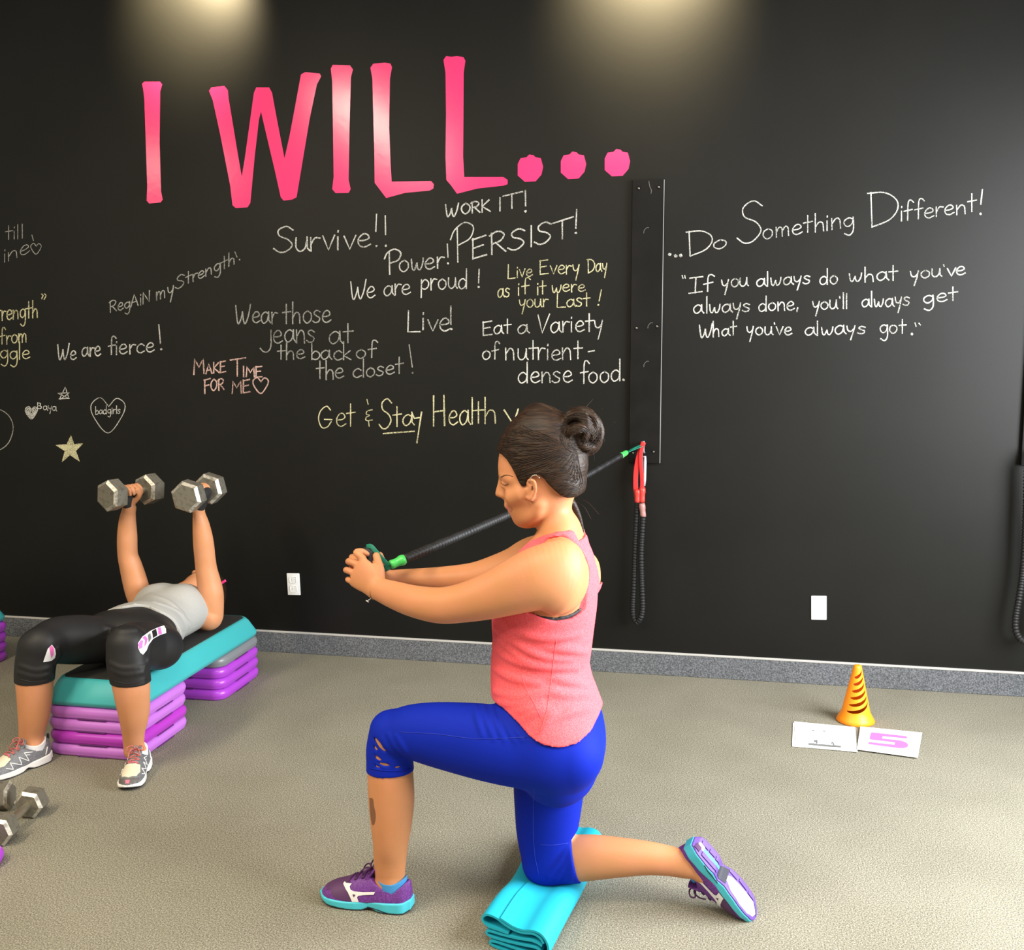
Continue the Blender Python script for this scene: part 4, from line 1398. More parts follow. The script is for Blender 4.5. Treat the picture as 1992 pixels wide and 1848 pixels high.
def grey_shoe(M, Lg, parent):
    s = Shoe(Lg, M)
    u = s.part('shoe', s.V, 'shoe_grey', parent)
    s.part('midsole', s.sole, 'sole_white', u)
    s.part('outsole', s.outs, 'sole_dark', u)
    s.part('sock', s.sock, 'sock_white', parent)
    s.laces('lace_pink', u)
    s.top('toe_box', [(.17, -.028), (.20, -.034), (.228, -.026), (.238, 0), (.228, .026), (.20, .034), (.17, .028), (.175, 0)], 'shoe_toe_cream', u, .0008)
    s.top('toe_guard', [(.222, -.036), (.236, -.026), (.2435, 0), (.236, .026), (.222, .036), (.24, .034), (.258, .014), (.262, 0), (.258, -.014), (.24, -.034)], 'shoe_guard', u, .0016)
    s.top('toe_logo', [(.249, -.008), (.258, -.006), (.258, .006), (.249, .008)], 'trim_pink', u, .003)
    s.top('throat_trim', [(.166, -.017), (.172, -.016), (.172, .016), (.166, .017)], 'trim_pink', u, .0018)
    for sg in (1, -1):
        def st(nm, pts, w, m='sole_white', lift=.0016):
            pl = []
            P = np.array(pts, float)
            vf = []
            Q = np.vstack([np.linspace(P[i], P[i + 1], 7)[:-1] for i in range(len(P) - 1)] + [P[-1:]])
            hp = [s.V.march(np.array([x, .12 * sg, z]), np.array([1e-9, -1.0 * sg, 1e-9]), lift * .4) for x, z in Q]
            hp = [h_ for h_ in hp if h_ is not None]
            if len(hp) > 3:
                V, F = sweep(s.T(hp), w, 6); mesh(nm, V, F, m, u)
        # zigzag of white strokes along the side
        st('side_stripe', [(.085, .064), (.118, .072), (.104, .036), (.142, .064), (.136, .034), (.178, .055), (.172, .030), (.198, .042)], .0017)
        st('side_stripe', [(.098, .058), (.112, .062)], .0014)
        st('side_stripe', [(.035, .036), (.022, .062)], .0018)
        st('collar_trim', [(.018, .080), (.035, .069), (.056, .063), (.078, .069), (.094, .082)], .0028, 'trim_pink', .001)
    bm = join([box_bm((-.004, -.005, .082), (.003, .005, .102), .002, 1)])
    for v in bm.verts: v.co = s.M @ (v.co * s.k)
    bm_obj('heel_tab', bm, 'sole_dark', u)
    return u


# ================================================================ kneeling woman
YC = -2.02
WOMAN = empty('person', onz(1000, 1740, 0))
tag(WOMAN, 'woman in coral tank top and blue leggings kneeling, both hands pulling the tube', 'person')


def shrink(secs, d): return [(c, u, max(a - d, .004), max(b - d, .004)) for c, u, a, b in secs]


TORSO = [sil(1038, 1064, 1140, 1070, YC, .095), sil(1012, 1092, 1152, 1090, YC, .128), sil(990, 1125, 1158, 1120, YC, .138), sil(972, 1165, 1157, 1155, YC, .140), sil(964, 1205, 1152, 1200, YC, .136),
         sil(965, 1245, 1147, 1243, YC, .128), sil(962, 1290, 1142, 1288, YC, .126), sil(962, 1335, 1149, 1332, YC, .138), sil(968, 1372, 1161, 1375, YC, .158), sil(980, 1405, 1171, 1412, YC, .172), sil(992, 1440, 1172, 1450, YC, .172)]
PELVIS = [sil(975, 1378, 1158, 1385, YC, .150), sil(985, 1410, 1172, 1422, YC, .166), sil(1000, 1450, 1175, 1455, YC, .164), sil(1015, 1490, 1160, 1480, YC, .135)]
LLEG = [sil(1105, 1408, 1115, 1524, -2.105, .082), sil(1060, 1394, 1055, 1530, -2.11, .084), sil(1010, 1384, 1000, 1524, -2.11, .082), sil(955, 1376, 940, 1512, -2.11, .077), sil(900, 1372, 890, 1499, -2.105, .070),
        sil(850, 1371, 845, 1486, -2.10, .064), sil(808, 1374, 810, 1474, -2.095, .060), sil(776, 1381, 792, 1466, -2.09, .057), sil(752, 1394, 776, 1462, -2.085, .052)]
LSHIN = [sil(724, 1420, 792, 1420, -2.085, .050), sil(717, 1450, 799, 1460, -2.083, .053), sil(717, 1482, 800, 1484, -2.082, .052), sil(717, 1515, 803, 1515, -2.082, .054), sil(719, 1560, 804, 1555, -2.082, .053), sil(723, 1605, 799, 1600, -2.082, .049),
         sil(727, 1640, 793, 1640, -2.082, .043), sil(728, 1672, 789, 1668, -2.082, .034), sil(730, 1700, 787, 1695, -2.082, .029), sil(733, 1718, 787, 1714, -2.082, .026)]
hp1, tp1 = onz(800, 1770, 0), onz(628, 1746, 0); d1 = (tp1 - hp1) / np.linalg.norm(tp1 - hp1)
LFOOT = [rnd(hp1 + d1 * .052 + [0, 0, .07], .024), rnd(hp1 + d1 * .085 + [0, 0, .055], .022), rnd(hp1 + d1 * .125 + [0, 0, .042], .019)]
RLEG = [sil(1003, 1465, 1140, 1470, -1.945, .083), sil(1003, 1530, 1133, 1522, -1.948, .08), sil(1005, 1575, 1127, 1568, -1.95, .074), sil(1009, 1625, 1118, 1612, -1.955, .066), sil(1018, 1668, 1108, 1648, -1.96, .058), sil(1034, 1698, 1098, 1662, -1.965, .050)]
RSHIN = [sil(1046, 1652, 1056, 1712, -1.965, .046), sil(1085, 1637, 1082, 1713, -1.965, .052), sil(1115, 1629, 1114, 1712, -1.962, .054), sil(1155, 1627, 1153, 1708, -1.96, .053), sil(1205, 1632, 1202, 1703, -1.957, .048), sil(1260, 1639, 1258, 1699, -1.953, .041), sil(1305, 1648, 1302, 1702, -1.95, .034), sil(1335, 1658, 1326, 1706, -1.95, .029)]
RFOOT = [rnd(at(1348, 1690, -1.95), .024), rnd(at(1380, 1712, -1.95), .021)]
LARM = [sil(1106, 1070, 1104, 1190, -2.12, .050), sil(1090, 1050, 1086, 1196, -2.155, .058), sil(1050, 1062, 1050, 1187, -2.175, .060), sil(1003, 1088, 1001, 1194, -2.18, .054), sil(950, 1117, 946, 1204, -2.175, .048), sil(900, 1136, 896, 1210, -2.165, .043),
        sil(862, 1144, 850, 1211, -2.155, .040), sil(815, 1141, 800, 1199, -2.13, .037), sil(775, 1133, 757, 1181, -2.10, .030), sil(744, 1127, 724, 1163, -2.08, .023)]
RARM = [sil(1120, 1072, 1130, 1160, -1.92, .05), sil(1080, 1040, 1080, 1150, -1.88, .055), sil(1040, 1044, 1040, 1150, -1.862, .056), sil(1000, 1066, 1000, 1150, -1.86, .05), sil(940, 1090, 938, 1154, -1.868, .044), sil(900, 1099, 895, 1153, -1.878, .041),
        sil(842, 1105, 837, 1148, -1.905, .037), sil(790, 1108, 786, 1139, -1.94, .030), sil(757, 1111, 752, 1134, -1.965, .024)]
NECK = [sil(1047, 985, 1108, 968, YC, .048), sil(1045, 1012, 1114, 1000, YC, .050), sil(1046, 1040, 1128, 1035, YC, .056), sil(1038, 1066, 1141, 1068, YC, .075)]
HEAD = [sil(1012, 838, 1082, 836, YC, .050), sil(988, 858, 1110, 852, YC, .064), sil(974, 884, 1126, 876, YC, .071), sil(970, 908, 1131, 900, YC, .073), sil(971, 922, 1130, 918, YC, .072), sil(976, 940, 1124, 936, YC, .069), sil(977, 958, 1110, 955, YC, .065),
        sil(981, 978, 1090, 970, YC, .059), sil(988, 994, 1070, 985, YC, .051), sil(1002, 1006, 1052, 998, YC, .036)]

B = Vol((-1.10, -2.29, .02), (.02, -1.76, 1.385), .004)
B.add(shrink(TORSO, .006), 0)
B.add(shrink(PELVIS, .005), .02)
B.add(shrink(LLEG, .004), .03); B.add(LSHIN, .012); B.add(LFOOT, .015)
B.add(shrink(RLEG, .004), .03); B.add(RSHIN, .012)
B.add(RFOOT, .015)
B.add(NECK, .02)
for s_ in (-1, 1):
    B.add([rnd(at(1095, 1028, YC) + [0, .03 * s_, 0], .034), rnd(at(1096, 1058, YC) + [0, .085 * s_, 0], .036), rnd(at(1092, 1078, YC) + [0, .135 * s_, 0], .038)], .03)
B.add(LARM, .022); B.add(RARM, .022)
B.add([rnd(at(1127, 1108, -1.915), .048), rnd(at(1132, 1128, -1.925), .044)], .03)
# head and face
B.add(HEAD, .015)
P = lambda x, y, dy=0.0: at(x, y, YC) + np.array([0, dy, 0])
B.add([rnd(P(979, 930), .008, .010, (1, 0, 0)), rnd(P(974, 943), .008, .009, (1, 0, 0)), rnd(P(971, 955), .0085, .0105, (1, 0, 0)), rnd(P(970, 960), .0087, .0108, (1, 0, 0))], .008)
B.add([rnd(P(980, 936), .011, .010, (1, 0, 0)), rnd(P(981, 950), .013, .013, (1, 0, 0)), rnd(P(982, 962), .012, .017, (1, 0, 0))], .008)
for s_ in (-1, 1):
    B.add([rnd(P(978, 962, .011 * s_), .0062), rnd(P(981, 962, .012 * s_), .0055)], .005)
    B.add([rnd(P(980, 923, .006 * s_), .008), rnd(P(986, 923, .030 * s_), .009), rnd(P(1003, 928, .050 * s_), .010)], .010)
    B.cut([rnd(P(975, 938, .030 * s_), .0095)], .012)
    B.add([rnd(P(987, 940, .030 * s_), .0115)], .004)
    B.add([rnd(P(1004, 962, .044 * s_), .018), rnd(P(1020, 955, .054 * s_), .018)], .02)
    B.add([rnd(P(1056, 975, .056 * s_), .014), rnd(P(1050, 992, .050 * s_), .014), rnd(P(1032, 1004, .034 * s_), .013), rnd(P(1015, 1009, .014 * s_), .012)], .018)
    # ear
    ey = .071 * s_
    ear = [rnd(P(1036, 934, ey), .0042), rnd(P(1041, 926, ey * 1.10), .0045), rnd(P(1050, 928, ey * 1.16), .0045), rnd(P(1053, 940, ey * 1.16), .0045), rnd(P(1050, 952, ey * 1.10), .0045), rnd(P(1043, 962, ey * 1.03), .006), rnd(P(1037, 960, ey), .005)]
    B.add([rnd(P(1044, 938, ey * .98), .010), rnd(P(1042, 954, ey * .95), .009)], .006)
    B.add(ear, .003)
    B.add([rnd(P(1034, 944, ey), .004), rnd(P(1035, 950, ey), .004)], .003)
B.add([rnd(P(988, 975, 0), .008, .016, (1, 0, 0)), rnd(P(987, 982, 0), .0075, .019, (1, 0, 0))], .006)
B.add([rnd(P(991, 985, -.017), .0045), rnd(P(986.5, 984.5, 0), .0060), rnd(P(991, 985, .017), .0045)], .004)
B.add([rnd(P(996, 993.5, -.015), .0045), rnd(P(992.5, 993.5, 0), .0062), rnd(P(996, 993.5, .015), .0045)], .004)
B.cut([rnd(P(989, 989.3, -.020), .0016), rnd(P(983, 989.3, 0), .0018), rnd(P(989, 989.3, .020), .0016)], .002)
B.add([rnd(P(1013, 1010, -.010), .012), rnd(P(1010, 1010, 0), .012), rnd(P(1013, 1010, .010), .012)], .010)
B.add([rnd(P(1022, 1010, 0), .012), rnd(P(1040, 1004, 0), .016), rnd(P(1056, 1000, 0), .02)], .015)
# hands around the grip
hs = lambda x, y, Y: at(x, y, Y)
B.add([sil(738, 1126, 721, 1163, -2.078, .019), sil(724, 1098, 703, 1152, -2.068, .0165), sil(708, 1083, 685, 1141, -2.058, .0135)], .008)
for (m_, p_, d_, t_), r_ in ((((706, 1086), (693, 1075), (703, 1072), (714, 1078)), .0092), (((696, 1098), (680, 1092), (680, 1094), (700, 1099)), .0095), (((690, 1115), (675, 1109), (676, 1110), (697, 1113)), .0092), (((689, 1133), (678, 1128), (679, 1127), (697, 1127)), .0083)):
    i_ = p_[1] < 1080
    B.add([rnd(hs(*m_, -2.056), r_), rnd(hs(*p_, -2.046 if not i_ else -2.05), r_ * .95), rnd(hs(*d_, -2.008 if not i_ else -2.04), r_ * .86), rnd(hs(*t_, -1.992 if not i_ else -2.034), r_ * .8)], .0035, 3)
B.add([rnd(hs(738, 1128, -2.066), .015), rnd(hs(739, 1110, -2.058), .0125), rnd(hs(735, 1093, -2.052), .0108), rnd(hs(732, 1081, -2.046), .0094)], .008, 3)
B.add([sil(757, 1110, 752, 1136, -1.968, .02), sil(735, 1096, 722, 1146, -1.966, .016), sil(712, 1084, 695, 1138, -1.966, .0135)], .008)
for k_, yy in enumerate((1088, 1102, 1117, 1131)):
    B.add([rnd(hs(703 - k_ * 2, yy, -1.967), .0092), rnd(hs(688 - k_, yy - 4, -1.975), .009), rnd(hs(685, yy - 3, -2.006), .0082), rnd(hs(697, yy + 2, -2.026), .0074)], .0035, 3)
B.add([rnd(hs(748, 1118, -1.972), .014), rnd(hs(746, 1104, -1.98), .012), rnd(hs(742, 1090, -1.99), .0104), rnd(hs(739, 1080, -2.0), .009)], .008, 3)
BODY = vol_mesh('body', B, 'skin_warm', WOMAN, smooth=2)

# face colour details (parts of the body)
patch('lip', B, [(981.5, 982.5), (985, 981.8), (990, 984), (995.5, 988), (990, 988.4), (984.5, 987.2)], 'lip', BODY, .0006, .7, smooth_poly=4)
patch('lip', B, [(988.5, 990.5), (992, 990), (996.5, 989.2), (996, 992.5), (993, 996), (989.5, 995)], 'lip', BODY, .0006, .7, smooth_poly=4)
q = path_on(B, [(975, 939.5), (979, 942.5), (984, 943.5), (988.5, 941)], 5, lift=.0006); V, F = sweep(q, .0011, 6); mesh('eyelash', V, F, 'dark_hair_line', BODY)
q = path_on(B, [(975, 928), (982, 924.5), (990, 924.5), (998, 927)], 5, lift=.0004); V, F = sweep(q, np.linspace(.0016, .0007, len(q)), 6); mesh('eyebrow', V, F, 'dark_hair_line', BODY)
patch('tattoo', B, [(718.5, 1552), (725, 1554), (727, 1568), (730, 1582), (730, 1594), (727, 1604), (723, 1602), (720, 1580)], 'tattoo', BODY, .0006, 1.2, smooth_poly=3)
patch('ear_canal_shade', B, [(1034, 944), (1037, 946), (1037, 952), (1033.5, 953)], 'dark_hair_line', BODY, .0008, 1)  # dark patch paints the shade inside the ear opening

# ---------------------------------------------------------------- leggings
LG = Vol((-1.0, -2.25, .02), (-.20, -1.80, .62), .0036)
LG.add(PELVIS, 0); LG.add(LLEG, .03); LG.add(LSHIN[:5], .014); LG.add(RLEG, .03); LG.add(RSHIN[:4], .014)
# soft crease ridges pressed into the cloth
creases = [[(924, 1374), (930, 1400), (940, 1432)], [(940, 1375), (948, 1405), (962, 1438)], [(956, 1376), (966, 1408), (982, 1440)], [(972, 1380), (986, 1412), (1003, 1442)], [(985, 1385), (1000, 1415), (1018, 1440)],
           [(745, 1436), (756, 1452), (770, 1466)], [(758, 1430), (770, 1450), (786, 1466)], [(772, 1432), (786, 1452), (796, 1468)], [(1112, 1648), (1104, 1675), (1082, 1708)], [(1116, 1655), (1110, 1685), (1098, 1710)], [(1118, 1665), (1114, 1690), (1110, 1711)], [(1108, 1640), (1092, 1672), (1066, 1702)]]
base = LG.copy()
for cr in creases:
    q = path_on(base, cr, 4)
    if len(q) > 2:
        n_ = len(q); rr = .0042 * np.sin(np.linspace(.25, math.pi - .25, n_)) + .0012
        LG.add([rnd(q[i] + [0, .0015, 0], rr[i]) for i in range(n_)], .007, 1)
X, Y, Z = LG.grid()
f = LG.d - .0035
def plane_from(p1, p2, Yp, below):
    """signed field, negative on the removed side of the line p1-p2 (extruded in depth)"""
    a, b = at(*p1, Yp), at(*p2, Yp); dx, dz = b[0] - a[0], b[2] - a[2]; L_ = math.hypot(dx, dz)
    g = ((X - a[0]) * dz - (Z - a[2]) * dx) / L_
    return g if below else -g
cutL = np.maximum(plane_from((716, 1496), (802, 1500), -2.083, False), X + .70)
cutL = np.maximum(cutL, Z - .42)
plR = [at(x, y, -1.99)[[0, 2]] for x, y in [(1110, 1636), (1119, 1672), (1129, 1718), (1129, 1780), (1400, 1780), (1400, 1590), (1150, 1606), (1124, 1622)]]
cutR = polysdf(X[:, 0, :], Z[:, 0, :], plR)[:, None, :] + np.zeros_like(f)
sL = at(717, 1520, -2.083); 
# make sure each cut removes the far (shin) side
def side_ok(c, pt):
    i = np.clip(((pt - LG.lo) / LG.h).astype(int), 0, LG.n - 1); return np.broadcast_to(c, LG.n)[tuple(i)] < 0
if not side_ok(cutL, at(760, 1540, -2.083)): cutL = np.maximum(np.maximum(plane_from((716, 1496), (802, 1500), -2.083, True), X + .70), Z - .42)
f = np.maximum(f, -cutL); f = np.maximum(f, -cutR)
def c6(pts): return [(690 + a / 13.2, 1420 + b / 13.2) for a, b in pts]
for hole in ([(500, 185), (580, 195), (700, 315), (845, 525), (760, 510), (640, 410), (540, 270)], [(485, 350), (560, 420), (645, 515), (560, 505), (495, 425)], [(520, 615), (600, 655), (725, 740), (690, 765), (600, 745), (530, 695)], [(590, 795), (720, 815), (945, 880), (900, 900), (780, 895), (670, 855)], [(530, 885), (600, 905), (690, 948), (560, 945)], [(990, 975), (1090, 940), (1150, 955), (1135, 995), (1050, 990)]):
    pl = [at(x, y, -2.13)[[0, 2]] for x, y in c6(hole)]
    lo_ = np.min(pl, 0) - .02; hi_ = np.max(pl, 0) + .02
    sl = LG.region((lo_[0], -2.25, lo_[1]), (hi_[0], -2.09, hi_[1]))
    gx, gy, gz = LG.grid(sl)
    pd = polysdf(gx[:, 0, :], gz[:, 0, :], pl)[:, None, :]
    f[sl] = np.maximum(f[sl], -np.maximum(pd, gy + 2.09))
LGV = LG.like(f)
LEG = vol_mesh('leggings', LGV, 'legging_blue', WOMAN, smooth=2, island=True)
for ln in ([(778, 1424), (850, 1428), (929, 1437), (1024, 1434)], [(1039, 1535), (1037, 1602), (1040, 1660), (1048, 1700)], [(1050, 1643), (1075, 1644), (1105, 1640)]):
    q = path_on(LGV, ln, 8, lift=.0003)
    if len(q) > 3: V, F = sweep(q, .0008, 6); mesh('seam', V, F, 'stitch_blue', LEG)
for (pa, pb) in (((712, 1496), (806, 1500)),):
    q = path_on(LGV, [(718, 1494), (740, 1498), (765, 1500), (790, 1498), (801, 1495)], 6, lift=.0002)
    if len(q) > 3: V, F = sweep(q, .0014, 6); mesh('hem', V, F, 'legging_blue', LEG)

# ---------------------------------------------------------------- tank top
TK = subvol(B, (-.82, -2.26, .38), (-.24, -1.78, 1.13))
TK.add(TORSO + [sil(1000, 1478, 1166, 1484, YC, .165)], 0)
TK.add(PELVIS[:3], .02); TK.add(LLEG[:2], .03)
base = TK.copy()
folds = [[(985, 1210), (1000, 1224), (1040, 1237), (1085, 1239), (1125, 1232)], [(966, 1220), (1000, 1246), (1040, 1270), (1075, 1280), (1110, 1283)], [(966, 1236), (995, 1262), (1030, 1288), (1072, 1297), (1120, 1298)],
         [(963, 1256), (990, 1278), (1030, 1292), (1060, 1296)], [(963, 1300), (1000, 1318), (1050, 1330)], [(1070, 1262), (1100, 1262), (1138, 1268)], [(1070, 1318), (1105, 1326), (1140, 1334)], [(1060, 1345), (1100, 1352), (1148, 1350)],
         [(965, 1345), (1000, 1355), (1040, 1352), (1080, 1342)], [(975, 1365), (1010, 1370), (1050, 1362)], [(1020, 1398), (1045, 1385), (1070, 1378)], [(1000, 1385), (1030, 1380), (1060, 1372)], [(1050, 1425), (1068, 1398), (1085, 1385)], [(1080, 1400), (1110, 1385), (1150, 1380)]]
for cr in folds:
    q = path_on(base, cr, 4)
    if len(q) > 2:
        n_ = len(q); rr = .0070 * np.sin(np.linspace(.2, math.pi - .2, n_)) + .0012
        TK.add([rnd(q[i] + [0, .0015, 0], rr[i]) for i in range(n_)], .007, 1)
X, Y, Z = TK.grid()
f = TK.d - .0058
AY = Y - YC
YP = YC - .165
def prism(pts, Yp=YP): 
    pl = [at(x, y, Yp)[[0, 2]] for x, y in pts]
    return polysdf(X[:, 0, :], Z[:, 0, :], pl)[:, None, :]
hem = prism([(900, 1388), (968, 1390), (985, 1397), (1005, 1409), (1030, 1430), (1058, 1445), (1090, 1453), (1120, 1450), (1145, 1438), (1163, 1413), (1174, 1393), (1250, 1388), (1250, 1900), (900, 1900)])
f = np.maximum(f, -hem)
ARMH = [(600, 1320), (600, 1000), (1000, 1088), (1030, 1066), (1058, 1052), (1088, 1046), (1112, 1050), (1132, 1062), (1160, 1078), (1260, 1082), (1260, 1168), (1160, 1170), (1147, 1176), (1140, 1187), (1128, 1199), (1105, 1208), (1080, 1208), (1052, 1199), (1028, 1188), (1000, 1192), (964, 1206), (950, 1320)]
arm = prism(ARMH, -2.15)
gx = np.clip((X - at(1112, 1100, YC)[0]) / .050, 0, 1)
gl_ = np.clip((at(1046, 1080, YC)[0] - X) / .062, 0, 1)
edge = .094 - .020 * gx * gx * (3 - 2 * gx) - .038 * gl_ * np.clip((Z - at(1000, 1135, YC)[2]) / .03, 0, 1)
f = smax(f, -smax(arm, edge - np.abs(AY), .006), .004)
# neck opening
nk = prism([(960, 1000), (1140, 1000), (1137, 1044), (1105, 1046), (1062, 1066), (1020, 1094), (975, 1118), (940, 1118)], YC)
f = smax(f, -np.maximum(nk, np.abs(AY) - .058), .003)
above = prism([(900, 900), (1300, 900), (1300, 1030), (1160, 1040), (1112, 1033), (1085, 1033), (1064, 1040), (1040, 1050), (900, 1080)], YC - .076)
f = np.maximum(f, -above)
f = np.maximum(f, at(956, 1250, YC)[0] - X)
TKV = TK.like(f)
TANK = vol_mesh('tank_top', TKV, 'tank_coral', WOMAN, smooth=6, island=True)
for ln in ([(1082, 1245), (1076, 1290), (1070, 1340), (1062, 1390), (1050, 1425)], [(1012, 1292), (1020, 1330), (1040, 1370), (1056, 1405)]):
    q = path_on(TKV, ln, 8, lift=.0002)
    if len(q) > 3: V, F = sweep(q, .0009, 6); mesh('seam', V, F, 'tank_coral', TANK)
# sports bra seen in the armhole
f = B.d - .0018
X, Y, Z = B.grid()
sl = B.region((-.70, -2.25, .78), (-.28, -1.80, .99))
gx_, gy_, gz_ = B.grid(sl)
pl = [at(x, y, -2.13)[[0, 2]] for x, y in [(1022, 1182), (1030, 1184), (1055, 1193), (1085, 1198), (1115, 1194), (1135, 1184), (1144, 1168), (1148, 1140), (1152, 1110), (1200, 1110), (1200, 1238), (1022, 1238)]]
pd = polysdf(gx_[:, 0, :], gz_[:, 0, :], pl)[:, None, :]
BR = Vol.__new__(Vol); BR.lo = B.lo + B.h * np.array([q.start for q in sl]); BR.h = B.h; BR.n = np.array([q.stop - q.start for q in sl])
armv = np.full(BR.n, .08, np.float32)
tmp = Vol.__new__(Vol); tmp.lo, tmp.h, tmp.n, tmp.d = BR.lo, BR.h, BR.n, armv
tmp.add(shrink(TORSO, .006), 0)
BR.d = np.maximum(np.maximum(tmp.d - .0045, pd), -(tmp.d + .004)).astype(np.float32)
vol_mesh('sports_bra', BR, 'bra_black', WOMAN, smooth=2, island=True)

# ---------------------------------------------------------------- hair
HV = Vol((-.62, -2.14, .98), (-.26, -1.90, 1.37), .003)
HV.add(shrink(HEAD[:7], -.006), 0)
HV.add([sil(1012, 822, 1082, 816, YC, .052), sil(990, 838, 1112, 836, YC, .070), sil(976, 857, 1130, 860, YC, .079), sil(969, 875, 1140, 884, YC, .082), sil(980, 900, 1146, 905, YC, .083), sil(1000, 925, 1148, 928, YC, .081), sil(1040, 945, 1144, 946, YC, .070), sil(1075, 960, 1128, 964, YC, .050)], .012)
f = HV.d.copy()
X, Y, Z = HV.grid()
face = [(940, 878), (971, 886), (984, 895), (995, 910), (1003, 925), (1009, 938), (1015, 947), (1022, 946), (1029, 929), (1038, 922), (1050, 923), (1059, 930), (1067, 941), (1079, 954), (1090, 965), (1102, 971), (1118, 971), (1136, 962), (1200, 962), (1200, 1060), (940, 1060)]
pl = [at(x, y, YC - .07)[[0, 2]] for x, y in face]
pd = polysdf(X[:, 0, :], Z[:, 0, :], pl)[:, None, :]
f = smax(f, -pd, .004)
HV.d = f.astype(np.float32)
scalp = HV.copy()
bc = at(1129, 842, YC)
HV.add([rnd(at(1112, 862, YC), .030), rnd(bc, .042)], .010)
for k in range(22):
    ax = np.array([rng.normal(0, .5), 1.0, rng.normal(0, .5)]); ax /= np.linalg.norm(ax)
    u = np.cross(ax, [0, 0, 1.0]); u /= np.linalg.norm(u); w_ = np.cross(ax, u)
    r0 = .038 + rng.uniform(-.008, .012); a0 = rng.uniform(0, 6.28); an = rng.uniform(2.0, 4.2)
    off = ax * rng.uniform(-.034, .034); r0 *= math.sqrt(max(.2, 1 - (np.linalg.norm(off) / .05) ** 2))
    HV.add([rnd(bc + off + (u * math.cos(a0 + an * t) + w_ * math.sin(a0 + an * t)) * (r0 + .008 * math.sin(5 * t)), .012 * (1 - .45 * abs(2 * t - 1))) for t in np.linspace(0, 1, 9)], .0025, 2)
HV.add([rnd(at(1103, 968, YC + .01), .013), rnd(at(1116, 985, YC + .02), .010), rnd(at(1126, 1008, YC + .03), .008), rnd(at(1134, 1034, YC + .035), .004)], .008)
HAIR = vol_mesh('hair', HV, 'hair_brown', WOMAN, smooth=2)
# combed strands lying on the scalp and bun
vf = []
hl = np.array([(972, 874), (972, 880), (978, 888), (988, 898), (997, 912), (1004, 925), (1010, 936), (1024, 930), (1040, 920), (1055, 926), (1066, 938), (1078, 951), (1090, 964), (1100, 968)], float)
hl_top = np.array([(972, 872), (976, 860), (984, 848), (994, 838), (1006, 830), (1020, 824)], float)
def strands(line, n, bulge, jit=3):
    L_ = catmull(line, 10)
    for i in range(n):
        t = (i + rng.random()) / n
        s_ = L_[int(t * (len(L_) - 1))] + rng.normal(0, 1.2, 2)
        e_ = np.array([1110, 860]) + np.array([14 * t, 24 * t]) + rng.normal(0, 4, 2)
        m_ = (s_ + e_) / 2 + bulge(t) + rng.normal(0, jit, 2)
        q = path_on(HV, [s_, (s_ * .6 + m_ * .4) + rng.normal(0, 1.5, 2), m_, e_], 6, lift=.0004)
        if len(q) > 5 and np.abs(np.diff(q, axis=0)).max() < .03:
            rr = .0014 * np.sin(np.linspace(.25, math.pi - .15, len(q)))
            vf.append(sweep(q, rr, 5))
            q2 = q.copy(); q2[:, 1] = 2 * YC - q2[:, 1]; vf.append(sweep(q2, rr, 5))
strands(hl, 60, lambda t: np.array([6 * t + 22 * t * t, 2 + 18 * t * t]))
strands(hl_top, 26, lambda t: np.array([0, -2.0]))
for k in range(230):   # hair swept up from the base, over the top and round to the back of the bun
    if k % 5:
        c_ = np.array([1116, 866]) + rng.normal(0, 4, 2); r_ = rng.uniform(8, 66); a0 = math.radians(rng.uniform(150, 215)); a1 = math.radians(rng.uniform(-35, 40))
        pts = [c_ + np.array([math.cos(a0 + (a1 - a0) * t), -math.sin(a0 + (a1 - a0) * t)]) * (r_ + 5 * math.sin(3.1 * t + k)) for t in np.linspace(0, 1, 7)]
        pts = [p for p in pts if np.hypot(p[0] - 1129, (p[1] - 842) / 1.05) < 42]
    else:
        a0 = rng.uniform(0, 6.28); an = rng.uniform(.8, 2.2); r0, r1 = rng.uniform(20, 41, 2)
        pts = [(1129 + (r0 + (r1 - r0) * t) * math.cos(a0 + an * t), 842 + (r0 + (r1 - r0) * t) * 1.04 * math.sin(a0 + an * t)) for t in np.linspace(0, 1, 6)]
    if len(pts) < 3: continue
    q = path_on(HV, pts, 5, lift=.0007)
    if len(q) > 6 and np.abs(np.diff(q, axis=0)).max() < .02: vf.append(sweep(q, rng.uniform(.0007, .0014) * np.sin(np.linspace(.2, 2.94, len(q))), 5))
for k in range(16):   # flyaways round the bun and nape
    a0 = rng.uniform(-2.6, 1.2); c_ = at(1129, 842, YC)
    d_ = np.array([math.cos(a0), rng.normal(0, .3), -math.sin(a0)])
    q = catmull([c_ + d_ * .045, c_ + d_ * .06 + rng.normal(0, .004, 3), c_ + d_ * .068 + rng.normal(0, .012, 3)], 5)
    vf.append(sweep(q, np.linspace(.0007, .0003, len(q)), 4))
for pts in ([(1105, 966), (1140, 975), (1165, 1000)], [(1108, 970), (1135, 985), (1150, 1010)], [(1016, 946), (1026, 962), (1032, 978)]):
    q = catmull([at(x, y, YC + (.0 if x > 1050 else -.062)) for x, y in pts], 6); vf.append(sweep(q, np.linspace(.0008, .0003, len(q)), 4))
V, F = merge(*vf)
mesh('hair_strands', V, F, 'hair_brown', HAIR)['label'] = 'fine combed strands and flyaway hairs'
